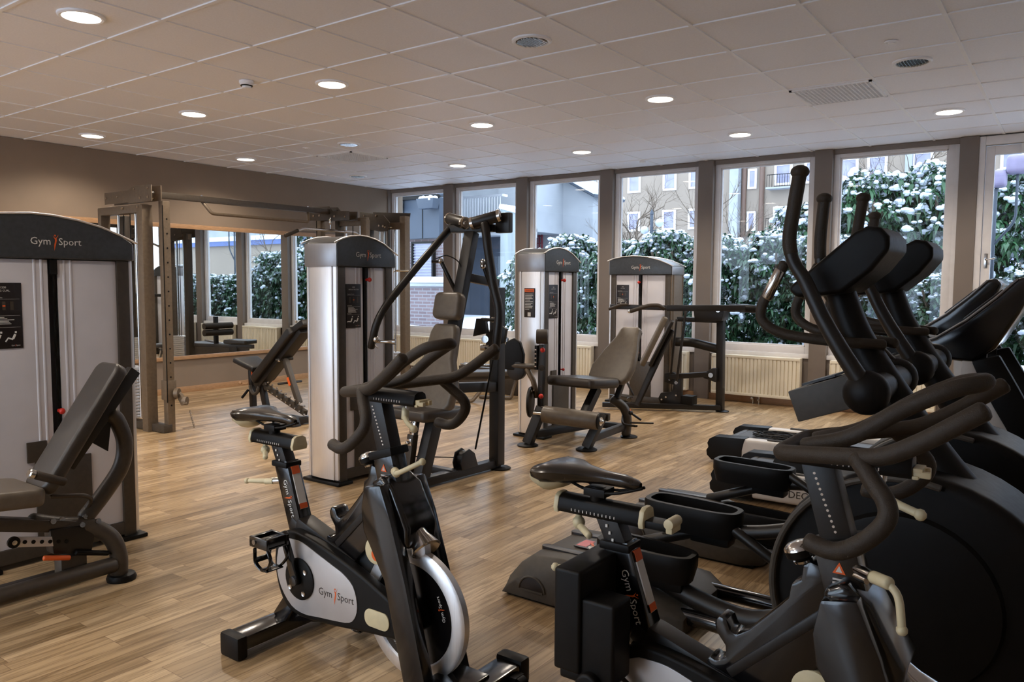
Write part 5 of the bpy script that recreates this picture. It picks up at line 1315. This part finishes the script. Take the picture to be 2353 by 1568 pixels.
    outl = [(.095, .402), (.125, .448), (.170, .468), (.216, .470), (.311, .455), (.447, .420), (.554, .385), (.667, .340), (.755, .300), (.790, .268), (.782, .228), (.735, .200), (.635, .190), (.531, .178), (.398, .162), (.233, .150), (.148, .175), (.104, .240), (.085, .325)]
    outl = [(u - .055, z - .012) for u, z in outl]
    b = MB(); b.prism([(V(p).x, V(p).y) for p in [(q.x, q.y) for q in catmull([V((u, z, 0)) for u, z in outl], 3, True)]], -.075, -.030, 'y'); cg = B(b, 'chain_guard', 'plastic', bevel=.012, seg=3)
    inl = [(.100, .320), (.120, .405), (.155, .432), (.191, .438), (.250, .436), (.330, .412), (.420, .384), (.468, .368), (.518, .335), (.538, .279), (.531, .231), (.498, .199), (.421, .186), (.330, .176), (.258, .168), (.185, .182), (.124, .241)]
    b = MB(); pts = [(q.x - .052, q.y - .010) for q in catmull([V((u, z, 0)) for u, z in inl], 3, True)]
    b.prism(pts, -.0785, -.074, 'y'); B(b, 'silver_inlay', 'silver', cg, bevel=.0015)
    b = MB(); b.logo((.375, -.0792, .258), (1, 0, 0.02), (0, 0, 1), .0265); B(b, 'logo', ['dtext', 'orange'], cg, label='dark and orange lettering with a leaping figure')
    b = MB(); b.prism(rrect(.118, .062, .028, cx=.583, cy=.236), -.080, -.074, 'y'); B(b, 'cream_cover', 'cream', cg, bevel=.003)
    b = MB(); b.lathe((.185, -.078, .288), (0, -1, 0), [(0, .078), (.006, .078), (.010, .070)], 32); rg = B(b, 'crank_disc', 'plastic', cg)
    b = MB()
    for a in (.7, 2.2, 3.85, 5.3): b.lathe((.185 + .056 * math.cos(a), -.087, .288 + .056 * math.sin(a)), (0, -1, 0), [(0, .010), (.005, .010), (.003, .005)], 14)
    B(b, 'disc_bolt', 'chrome', rg)
    b = MB(); b.lathe((.715, -.076, .215), (0, -1, 0), [(0, .007), (.003, .007)], 10); B(b, 'guard_bolt', 'plastic', cg)
    # cranks and pedals
    bb = V((.185, 0, .288))
    for s_, ang in ((-1, 1.85 if not drop_box else 2.52), (1, 1.85 + PI if not drop_box else 2.52 + PI)):
        d1 = V((math.cos(ang), 0, math.sin(ang))); e = bb + d1 * .17
        yy = s_ * .112
        b = MB(); b.beam(bb + V((0, s_ * .098, 0)), e + V((0, yy, 0)), .020, .034, (0, 0, 1) if abs(d1.z) < .8 else (1, 0, 0), h2=.026); b.cyl(bb + V((0, s_ * .08, 0)), bb + V((0, s_ * .116, 0)), .019, seg=16)
        b.cyl(e + V((0, yy - .012, 0)), e + V((0, yy + .012, 0)), .016, seg=14); cr_ = B(b, 'crank', 'gloss', bevel=.004)
        if drop_box and s_ < 0:
            # near pedal: chunky clip-in body with its cage standing up
            pc = e + V((0, yy - .055, 0))
            b = MB(); b.cyl(pc + V((0, .04, .0)), pc + V((0, -.06, .0)), .034, seg=24)
            b.box(-.057, .020, -.215, .020, .405, .668)
            b.box(.005, .110, -.205, -.115, .395, .600)
            b.box(-.045, .02, -.205, -.12, .38, .41)
            B(b, 'pedal', 'plastic', bevel=.009, seg=3)
            b = MB(); b.lathe(pc + V((0, -.062, 0)), (0, -1, 0), [(0, .016), (.004, .016), (.002, .008)], 16); B(b, 'axle_bolt', 'chrome', cr_)
            continue
        pc = e + V((0, yy + s_ * .065, 0))
        b = MB(); b.box(pc.x - .045, pc.x + .045, pc.y - .045, pc.y + .045, pc.z - .022, pc.z - .010); b.box(pc.x - .045, pc.x - .030, pc.y - .045, pc.y + .045, pc.z - .02, pc.z + .018); b.box(pc.x + .030, pc.x + .045, pc.y - .045, pc.y + .045, pc.z - .02, pc.z + .018)
        b.box(pc.x - .012, pc.x + .012, pc.y - .045, pc.y + .045, pc.z - .015, pc.z + .012); b.box(pc.x - .05, pc.x + .05, pc.y - .048, pc.y - .038, pc.z - .02, pc.z + .018); b.box(pc.x - .05, pc.x + .05, pc.y + .038, pc.y + .048, pc.z - .02, pc.z + .018)
        pd = B(b, 'pedal', 'gloss', bevel=.003)
        b = MB()
        for yy2 in (-.036, .036): b.tube(catmull([pc + V((.04, yy2, -.02)), pc + V((.055, yy2, -.06)), pc + V((.01, yy2 * .8, -.105)), pc + V((-.04, yy2 * .8, -.085)), pc + V((-.035, yy2, -.03))], 4), .008, 8, flat=.5)
        b.beam(pc + V((.012, -.036, -.103)), pc + V((.012, .036, -.103)), .04, .006); b.beam(pc + V((-.04, -.03, -.075)), pc + V((-.04, .03, -.075)), .006, .02)
        B(b, 'toe_cage', 'gloss', pd, bevel=.001)
        b = MB(); b.lathe(pc + V((-.02, -.049, 0)), (0, -1, 0), [(0, .009), (.003, .009)], 12); B(b, 'axle_bolt', 'chrome', pd)
    # saddle assembly
    b = MB(); b.beam((-.028, 0, .775), (.03, 0, .655), .048, .060, (1, 0, 0)); b.beam((-.01, 0, .70), (.05, 0, .60), .040, .05, (1, 0, 0)); sp = B(b, 'seat_post', 'frame', bevel=.006)
    b = MB()
    for k in range(6): b.obox((-.022 + .0095 * k, -.0265, .752 - .018 * k), (.006, .003, .008))
    B(b, 'scale_mark', 'text', sp)
    b = MB(); b.prism([(-.030, 0), (.030, 0), (.034, .012), (.026, .040), (.012, .048), (-.012, .048), (-.026, .040), (-.034, .012)], -.165, .085, 'x', rot=lambda v: V((v.x, v.y, v.z + .748))); sl = B(b, 'seat_slider', 'plastic', bevel=.004)
    for xx in (-.178, .083):
        b = MB(); b.prism([(-.032, -.003), (.032, -.003), (.036, .012), (.028, .043), (.013, .051), (-.013, .051), (-.028, .043), (-.036, .012)], xx, xx + .015, 'x', rot=lambda v: V((v.x, v.y, v.z + .748))); B(b, 'slider_cap', 'cream', sl, bevel=.004)
    b = MB(); b.box(.094, .099, -.014, .014, .760, .766); b.box(.094, .099, -.014, -.006, .760, .782); B(b, 'cap_slot', 'cream', sl, bevel=.001)
    if drop_box:
        b = MB(); b.box(.098, .160, -.026, .026, .748, .768); B(b, 'slider_rail', 'plastic', sl, bevel=.003)
        b = MB(); b.box(.158, .176, -.028, .028, .745, .775); b.cyl((.166, -.03, .77), (.166, .03, .77), .014, seg=16); B(b, 'slider_cap', 'cream', sl, bevel=.004)
    b = MB()
    for k in range(12): b.box(-.12 + .012 * k, -.1175 + .012 * k, -.0345, -.031, .757, .764)
    B(b, 'scale_mark', 'tgrey', sl)
    b = MB(); b.cyl((-.115, 0, .75), (-.115, 0, .725), .009, seg=12); b.sphere((-.115, 0, .718), .018, (1, 1, 1.1), 12); b.tube([(-.115, 0, .712), (-.16, -.01, .706), (-.055, -.045, .703)][::2], .010, 10); B(b, 'lever', 'cream')
    b = MB(); b.cyl((-.005, -.0, .612), (-.05, -.02, .606), .013, seg=12); B(b, 'lever_bolt', 'chrome')
    b = MB(); b.cyl((-.04, -.02, .607), (-.075, -.03, .603), .012, seg=12); b.tube([(-.06, -.025, .605), (-.15, -.06, .600)], .009, 10, rr=[.011, .008]); b.sphere((-.152, -.061, .600), .012, seg=10); B(b, 'lever', 'cream')
    b = MB(); b.cyl((-.055, 0, .79), (-.055, 0, .83), .022, seg=16); b.box(-.085, -.02, -.028, .028, .806, .828)
    for y in (-.022, .022): b.tube(catmull([(.08, y * .3, .845), (.0, y, .822), (-.08, y, .822), (-.13, y * 1.8, .845)], 4), .0045, 8)
    B(b, 'saddle_clamp', 'plastic', bevel=.003)
    b = MB(); lofted_saddle(b, -.085, .868); sd_ = B(b, 'saddle', 'saddle')
    b = MB()
    S = [(-.158, .030, -.012, .022), (-.150, .070, -.018, .040), (-.115, .082, -.020, .050), (-.07, .066, -.020, .034), (-.045, .045, -.020, .012)]
    b.loft([[(-.085 + x, hw * math.cos(2 * PI * k / 14), .868 + top + (.010 if math.sin(2 * PI * k / 14) > 0 else th) * math.sin(2 * PI * k / 14)) for k in range(14)] for x, hw, top, th in S]); B(b, 'saddle_base', 'cream', sd_)
    # handlebar assembly
    b = MB(); b.beam((.575, 0, .79), (.52, 0, .985), .055, .072, (1, 0, 0)); hp = B(b, 'handlebar_post', 'frame', bevel=.008)
    b = MB()
    for k in range(12): b.cyl((.555 - .0045 * k + .012, -.0265, .83 + .0115 * k), (.555 - .0045 * k + .012, -.0285, .83 + .0115 * k), .0032, seg=8)
    B(b, 'post_hole', 'chrome', hp)
    b = MB(); b.prism([(-.030, 0), (.030, 0), (.034, .012), (.026, .040), (.012, .048), (-.012, .048), (-.026, .040), (-.034, .012)], .46, .715, 'x', rot=lambda v: V((v.x, v.y, v.z + .972))); hs = B(b, 'handlebar_slider', 'plastic', bevel=.004)
    b = MB(); b.box(.715, .728, -.030, .030, .972, .98); b.box(.715, .750, -.026, -.012, .976, .990); b.box(.715, .745, .010, .026, .976, .992); b.box(.715, .735, -.026, .026, .984, .996); B(b, 'slider_cap', 'cream', hs, bevel=.003)
    b = MB()
    for k in range(11): b.box(.53 + .012 * k, .5325 + .012 * k, -.0345, -.031, .982, .989)
    B(b, 'scale_mark', 'tgrey', hs)
    b = MB(); b.cyl((.655, 0, .972), (.655, 0, .955), .008, seg=12); B(b, 'lever_bolt', 'chrome')
    b = MB(); b.tube([(.648, -.0, .958), (.650, -.005, .925)], .013, 12); b.tube(catmull([(.650, -.005, .930), (.685, -.03, .918), (.735, -.055, .908)], 4), .009, 10, rr=None); b.sphere((.738, -.056, .907), .013, seg=10); B(b, 'lever', 'cream')
    b = MB(); b.cyl((.605, -.02, .757), (.650, -.055, .757), .012, seg=14); b.cyl((.600, -.02, .742), (.640, -.045, .742), .010, seg=12); B(b, 'lever_bolt', 'chrome')
    b = MB(); q = V((.655, -.06, .757)); b.tube([q, q + V((.035, -.028, .003))], .014, 12); le = q + (V((.150, -.030, .058)) if not drop_box else V((.065, -.04, -.085)))
    b.tube(catmull([q + V((.030, -.024, .004)), q + V((.055, -.035, .010 if not drop_box else -.02)), le], 4), .0085, 10); b.sphere(le, .012, seg=10); B(b, 'lever', 'cream')
    r = .0185
    b = MB()
    # u-shaped base with two rising arms
    arm = [(.90, 1.185), (.845, 1.145), (.72, 1.052)]
    U_ = [(.855, -.228, 1.158), (.760, -.215, 1.088), (.690, -.205, 1.046), (.600, -.170, 1.032), (.500, -.125, 1.016), (.462, -.105, 1.010)]
    path = [V(p) for p in U_] + [V((x, -y, z)) for x, y, z in U_[::-1]]
    b.tube(rounded(path, .035, 4), r, 14)
    for s_ in (-1, 1):
        dp = [(.640, s_ * .190, 1.038), (.675, s_ * .215, 1.000), (.705, s_ * .235, .965), (.705, s_ * .246, .930), (.665, s_ * .256, .885), (.620, s_ * .258, .862), (.568, s_ * .250, .868)]
        b.tube(catmull(dp, 4), r, 14)
    lp = [(.50, -.045, 1.02), (.60, -.06, 1.055), (.70, -.062, 1.125), (.785, -.055, 1.172), (.832, -.02, 1.185)]
    lp = lp + [(x, -y, z) for x, y, z in lp[::-1]]
    b.tube(catmull(lp, 5), r * .97, 14)
    B(b, 'handlebar', 'foam')
    return t
bike(0, -.6, 'spin bike in the left foreground, whole in view, silver chain guard and cream levers')
bike(1.48, -.66, 'spin bike at the lower right, cut by the bottom edge, dark box-like pedal in front', True)

# ================================================================ CROSS TRAINERS
def cross_trainer(oy, label, near):
    t = thing('cross_trainer', label, 'cross trainer', (1.2, oy, 0), group='black cross trainers')
    off = V((0, oy, 0))
    def B(b, name, m_, par=None, bevel=0, **k):
        for v in b.bm.verts: v.co += off
        return b.build(name, m_, par or t, bevel=bevel, world=True, **k)
    # rear cover: sloped shell with chamfered sides
    b = MB(); W_ = .28
    secs = []
    for x, zt, zs, wi in ((.445, .018, .012, .26), (.47, .085, .05, .25), (.52, .15, .085, .235), (.575, .192, .115, .225), (.72, .200, .128, .22), (.90, .198, .125, .22), (1.04, .165, .112, .22), (1.19, .120, .100, .215), (1.28, .085, .075, .17)):
        wo = W_ if x < 1.2 else .22
        secs.append([(x, -wo, .012), (x, -wo, zs), (x, -wi, zt), (x, -wi + .05, zt + .004), (x, wi - .05, zt + .004), (x, wi, zt), (x, wo, zs), (x, wo, .012)])
    b.loft(secs); rc = B(b, 'rear_cover', 'dplastic', bevel=.006)
    b = MB()
    for s_ in (-1, 1):
        pts = rrect(.30, .042, .020, cx=.71, cy=s_ * .125)
        b.prism(pts, .190, .2085, 'z')
    B(b, 'pedal_slot', 'sign', rc, bevel=.002)
    b = MB(); a = [(.545 + .062 + .062 * math.cos(k * PI / 10), .055 + .055 * math.sin(k * PI / 10)) for k in range(11)]
    b.prism(a, -W_ - .003, -W_ + .01, 'y'); hh = B(b, 'carry_handle', 'sign', rc, bevel=.002)
    b = MB(); b.tube([V((.545 + .062 + .066 * math.cos(k * PI / 10), -W_ - .003, .055 + .060 * math.sin(k * PI / 10))) for k in range(11)], .005, 8); b.box(.55, .665, -W_ - .006, -W_ - .001, .048, .056); B(b, 'handle_rim', 'dplastic', hh)
    b = MB(); b.box(.685, .79, -.065, .045, .207, .2115); B(b, 'warning_sticker', 'sign', rc)
    b = MB(); b.cyl((.775, -.040, .211), (.775, -.040, .2135), .026, seg=24, mi=0); b.box(.770, .780, -.058, -.022, .2135, .214, 1); b.box(.757, .793, -.0415, -.0385, .2135, .214, 1); b.beam((.735, .01, .2125), (.765, -.03, .2125), .012, .002, mi=2); b.box(.69, .74, -.05, .035, .2115, .2122, 3)
    B(b, 'sticker_print', ['text', 'dtext', 'orange', 'red'], rc)
    b = MB(); b.box(.46, 1.24, -.26, .26, .0, .014); B(b, 'base_plate', 'plastic')
    b = MB()
    for s_ in (-1, 1): b.tube([(1.15, s_ * .16, .07), (1.75, s_ * .16, .07)], .032, 12)
    B(b, 'base_rail', 'gloss')
    # foot platforms
    def pedal(cx, cy, cz, pitch):
        R3 = Matrix.Rotation(pitch, 3, 'Y'); ctr = V((cx, cy, cz))
        def out(sx, sy, n_=40):
            p = []
            for k in range(n_):
                a = 2 * PI * k / n_; c_, s2 = math.cos(a), math.sin(a)
                e = .55
                p.append((sx * math.copysign(abs(c_) ** e, c_), sy * math.copysign(abs(s2) ** e, s2) * (1 - .12 * c_)))
            return p
        o1, o2 = out(.212, .088), out(.188, .066); n_ = len(o1)
        b = MB()
        ring = lambda o, z: [ctr + R3 @ V((x, y, z)) for x, y in o]
        rs = [ring([(x * .92, y * .9) for x, y in o1], -.085), ring(o1, -.02), ring(o1, .022), ring([(x * .985, y * .965) for x, y in o1], .028), ring(o2, .028), ring(o2, -.022)]
        b.loft([r_ for r_ in rs]); pd = B(b, 'foot_platform', 'plastic')
        b = MB()
        for k in range(5): b.obox(ctr + R3 @ V((0, -.045 + .0225 * k, -.019)), (.32, .004, .005), R3)
        B(b, 'grip_rib', 'plastic', pd)
        b = MB(); b.obox(ctr + R3 @ V((.09, 0, -.09)), (.17, .09, .07), R3); B(b, 'platform_bracket', 'plastic', bevel=.012)
        return pd
    pedal(*((1.075, -.130, .285, .02) if near else (1.22, -.130, .225, .02))); pedal(*((1.165, .130, .415, .02) if near else (1.105, .130, .405, .02)))
    b = MB(); b.tube(catmull([(1.13, -.13, .19), (1.30, -.13, .135), (1.52, -.14, .115), (1.75, -.14, .20)], 5), .040, 14); b.tube(catmull([(1.25, .13, .34), (1.45, .13, .37), (1.62, .14, .42), (1.80, .14, .50)], 5), .030, 12)
    b.tube([(.86, .13, .20), (1.15, .13, .31), (1.32, .13, .35)], .026, 12)
    b.tube([(1.30, .10, .40), (1.62, .10, .22)], .022, 10)
    B(b, 'pedal_arm', 'frame')
    # round front housing
    cx, cz, R_ = 2.03, .335, .435
    pts = []
    for k in range(48):
        a = 2 * PI * k / 48; x = cx + R_ * math.cos(a) * (1.12 if math.cos(a) > 0 else 1.0); z = cz + R_ * math.sin(a)
        pts.append((x, max(.03, z)))
    q = [pts[0]]
    for p in pts[1:]:
        if (V(p) - V(q[-1])).length > .01: q.append(p)
    b = MB(); b.prism(q, -.20, .20, 'y'); fh = B(b, 'front_housing', 'plastic', bevel=.045, seg=4)
    b = MB(); b.tube([V((cx + (R_ - .02) * math.cos(a), -.222, cz + (R_ - .02) * math.sin(a))) for a in [PI * (.42 + .70 * k / 20) for k in range(21)]], .012, 8); B(b, 'housing_trim', 'dplastic', fh)
    b = MB(); b.lathe((cx, -.20, cz), (0, -1, 0), [(0, .30), (.018, .29), (.022, .27)], 48); B(b, 'side_disc', 'plastic', fh)
    b = MB(); b.box(1.85, 2.75, -.24, .24, .0, .05); b.box(2.66, 2.78, -.30, .30, .0, .08); B(b, 'front_base', 'plastic', bevel=.012)
    # column, console, bottle tray
    b = MB(); b.tube(catmull([(2.22, 0, .62), (2.08, 0, .80), (1.93, 0, 1.02), (1.82, 0, 1.20), (1.76, 0, 1.36)], 5), .07, 16, flat=.85, rr=[.085 - .0013 * k for k in range(21)]); B(b, 'column', 'plastic')
    b = MB(); cr2 = V((.745, 0, .655)).normalized(); nn = V((-cr2.z, 0, cr2.x))
    p0 = V((1.625, 0, 1.375))
    prof = [(0, 0), (.28, .0), (.325, -.012), (.352, -.045), (.352, -.085), (.325, -.12), (.24, -.138), (.12, -.135), (.03, -.075), (-.008, -.045), (-.01, -.015)]
    for hw in (.165,):
        vs = [(p0 + cr2 * u + nn * v).xz for u, v in prof]
        b.prism([(v[0], v[1]) for v in vs], -hw, hw, 'y')
    cs = B(b, 'console', 'plastic', bevel=.022, seg=4)
    b = MB(); b.obox(p0 + cr2 * .16 + nn * .0015, (.24, .26, .004), Matrix((cr2, V((0, 1, 0)), nn)).transposed()); B(b, 'display', 'sign', cs)
    b = MB(); R3 = Matrix.Rotation(-.36, 3, 'Y'); b.obox((1.76, 0, .985), (.24, .30, .115), R3); tr_ = B(b, 'bottle_tray', 'dplastic', bevel=.006)
    b = MB(); b.obox(V((1.74, 0, .985)) + R3 @ V((0, 0, .058)), (.12, .20, .008), R3); B(b, 'tray_recess', 'sign', tr_)
    b = MB(); b.cyl((1.92, -.30, 1.03), (1.92, .30, 1.03), .052, seg=24); 
    for s_ in (-1, 1): b.sphere((1.915, s_ * .265, 1.03), .074, (1, .82, 1), 24)
    B(b, 'pivot_hub', 'plastic')
    # moving arms
    near_p = [(1.905, -.28, 1.06), (1.84, -.285, 1.16), (1.775, -.285, 1.27), (1.712, -.28, 1.395), (1.672, -.28, 1.46), (1.656, -.28, 1.535), (1.668, -.28, 1.64), (1.684, -.28, 1.755)]
    far_p = [(1.905, .28, 1.06), (1.80, .285, 1.17), (1.70, .285, 1.28), (1.645, .28, 1.36), (1.618, .28, 1.45), (1.612, .28, 1.55), (1.616, .28, 1.64), (1.622, .28, 1.72)]
    for pth in (near_p, far_p):
        b = MB(); c_ = catmull(pth, 5); b.tube(c_, .02, 14, rr=[.030 - .008 * min(1, k / 20) for k in range(len(c_))]); ar = B(b, 'moving_arm', 'frame')
        tp = V(pth[-1]); b = MB(); b.tube([c_[k] for k in range(22, len(c_))], .0235, 14); b.sphere(tp + V((0, 0, .004)), .031, (1, 1, .75), 16); B(b, 'grip', 'foam', ar)
    # fixed heart-rate handles
    for s_, dx in ((-1, 0), (1, .02)):
        hp_ = [(1.92, s_ * .05, 1.175), (1.78, s_ * .14, 1.185), (1.62, s_ * .17, 1.205), (1.545, s_ * .18, 1.245), (1.535, s_ * .18, 1.30), (1.575, s_ * .18, 1.385), (1.612, s_ * .18, 1.455)]
        b = MB(); b.tube(catmull([(x + dx, y, z) for x, y, z in hp_], 5), .0185, 12); fx = B(b, 'fixed_handle', 'foam')
        b = MB(); b.tube([(1.552 + dx, s_ * .18, 1.335), (1.598 + dx, s_ * .18, 1.43)], .0205, 12); B(b, 'pulse_sensor', 'chrome', fx)
    return t
cross_trainer(.5, 'cross trainer nearest the camera at right, tallest handle arm and large dark console', True)
cross_trainer(1.45, 'second cross trainer, behind the near one and before the treadmills', False)

# ================================================================ TREADMILLS
def treadmill(oy, rx, ux, cx, label, letters):
    t = thing('treadmill', label, 'treadmill', (1.3, oy, 0), group='white and black treadmills')
    off = V((0, oy, 0))
    def B(b, name, m_, par=None, bevel=0, **k):
        for v in b.bm.verts: v.co += off
        return b.build(name, m_, par or t, bevel=bevel, world=True, **k)
    hw = .335
    for s_ in (-1, 1):
        y0, y1 = sorted((s_ * hw, s_ * (hw - .11)))
        b = MB(); b.hexa([(rx + .26, y0, .03), (2.25, y0, .03), (2.25, y1, .03), (rx + .26, y1, .03), (rx + .26, y0, .205), (2.25, y0, .235), (2.25, y1, .235), (rx + .26, y1, .205)]); rl = B(b, 'side_rail', 'tgrey', bevel=.022, seg=3)
        b = MB(); b.tube([(rx + .46, s_ * (hw - .045), .2125), (2.1, s_ * (hw - .045), .2365)], .010, 8); B(b, 'foot_strip', 'sign', rl)
        b = MB(); pr_ = [(.0, .05), (-.005, .09), (.012, .115), (.0, .145), (.018, .18), (.06, .205), (.30, .212), (.28, .12), (.28, .02), (.04, .015)]
        b.prism([(rx + u, v) for u, v in pr_], y0 - .004, y1 + .004, 'y'); B(b, 'end_cap', 'plastic', rl, bevel=.010)
    if letters:
        b = MB(); b.text('DECK', (1.075, -hw - .002, .075), (1, 0, .02), (0, 0, 1), .062, 0, 'l'); B(b, 'lettering', 'dtext')
    b = MB(); b.box(rx + .14, 2.2, -hw + .10, hw - .10, .10, .182); B(b, 'belt', 'belt', bevel=.02, seg=3)
    b = MB(); b.cyl((rx + .125, -hw + .11, .13), (rx + .125, hw - .11, .13), .052, seg=24); B(b, 'roller', 'belt')
    b = MB(); b.prism([(1.72, .16), (1.80, .25), (2.05, .31), (2.40, .28), (2.48, .20), (2.48, .02), (1.72, .02)], -hw + .02, hw - .02, 'y'); B(b, 'motor_cover', 'tgrey', bevel=.03, seg=3)
    for s_ in (-1, 1):
        y = s_ * hw
        back = [q + V((ux, 0, 0)) for q in catmull([V((1.84, .98, 0)), V((1.92, .80, 0)), V((2.03, .60, 0)), V((2.13, .40, 0)), V((2.18, .20, 0))], 4)]
        front = [q + V((ux, 0, 0)) for q in catmull([V((2.00, 1.02, 0)), V((2.12, .80, 0)), V((2.23, .55, 0)), V((2.30, .30, 0)), V((2.31, .05, 0))], 4)]
        y0, y1 = sorted((y - s_ * .01, y + s_ * .045))
        b = MB(); b.prism([(q.x + .035, q.y) for q in back] + [(2.21 + ux, .05)] + [(q.x, q.y) for q in front[::-1]], y0, y1, 'y'); up = B(b, 'upright', 'plastic', bevel=.012)
        mid = [V((q.x + .045 - .10 * math.sin(PI * k / (len(back) - 1)) * .5, q.y, 0)) for k, q in enumerate(back)]
        b = MB(); b.prism([(q.x - .125 * math.sin(PI * (k + .4) / (len(back) + .2)), q.y) for k, q in enumerate(back)] + [(q.x + .038, q.y) for q in back[::-1]], y0 + .008, y1 - .008, 'y'); B(b, 'upright_inlay', 'tgrey', up, bevel=.006)
        b = MB(); b.tube(rounded([(1.45 + cx, y * .93, 1.065), (1.70 + cx, y * .93, 1.05), (2.0 + cx, y * .93, 1.04)], .05), .022, 12); b.sphere((1.45 + cx, y * .93, 1.065), .024, seg=12); b.beam((1.50 + cx, y * .93, 1.005), (2.02 + cx, y * .93, 1.0), .05, .05); B(b, 'handrail', 'plastic')
    b = MB(); prof = [(1.60, 1.025), (1.66, 1.055), (1.78, 1.10), (1.92, 1.20), (2.05, 1.32), (2.14, 1.42), (2.19, 1.43), (2.22, 1.39), (2.16, 1.24), (2.06, 1.05), (1.96, .97), (1.78, .985), (1.62, .99)]
    b.prism([(u + cx, v) for u, v in prof], -hw - .03, hw + .03, 'y'); cs = B(b, 'console', 'gloss', bevel=.02, seg=3)
    b = MB(); b.tube([V((x + cx, -hw - .03, z)) for x, z in [(1.62, 1.035), (1.78, 1.098), (1.92, 1.198), (2.05, 1.318), (2.14, 1.415)]], .006, 8); B(b, 'console_trim', 'capend', cs)
    cr2 = V((.26, 0, .24)).normalized(); nn = V((-cr2.z, 0, cr2.x))
    b = MB(); b.obox(V((1.99 + cx, 0, 1.275)) + nn * .006, (.24, .50, .012), Matrix((cr2, V((0, 1, 0)), nn)).transposed()); B(b, 'display', 'sign', cs, bevel=.004)
    for x_, y_, z_ in ((1.70, .12, 1.085), (1.72, -.02, 1.09)):
        b = MB(); b.obox((x_ + cx, y_, z_), (.03, .03, .02)); B(b, 'stop_key', 'tgrey', cs, bevel=.004)
    return t
treadmill(2.66, .57, .14, .06, 'nearer treadmill with dark lettering on its pale side rail, black box on its belt', True)
treadmill(3.62, .16, .0, -.15, 'farther treadmill with a coil of black cable lying on its belt', False)
b = MB(); b.hexa([(.90, 2.47, .184), (1.22, 2.50, .184), (1.22, 2.78, .184), (.90, 2.74, .184), (.93, 2.50, .275), (1.21, 2.52, .275), (1.21, 2.76, .275), (.93, 2.72, .275)])
o = b.build('equipment_box', 'plastic', bevel=.008); tag(o, 'angular black box on the belt of the nearer treadmill', 'box')
b = MB(); rnd = random.Random(4)
for k in range(13):
    cxx, cyy, ra, rb_ = .62 + rnd.uniform(-.06, .10), 3.62 + rnd.uniform(-.03, .03), rnd.uniform(.12, .22), rnd.uniform(.05, .11)
    rot = rnd.uniform(-.5, .5)
    pts = []
    for i in range(14):
        a = 2 * PI * i / 14; u, v_ = ra * math.cos(a), rb_ * math.sin(a) * (1 + .2 * math.sin(3 * a + k))
        pts.append((cxx + u * math.cos(rot) - v_ * math.sin(rot), cyy + u * math.sin(rot) + v_ * math.cos(rot), .188 + .004 * (k % 5) + .012 * abs(math.sin(2 * a + k))))
    b.tube(catmull(pts, 3, True), .0045, 6, closed=True)
o = b.build('power_cable', 'plastic'); tag(o, 'tangled coil of thin black cable on the belt of the farther treadmill', 'cable')
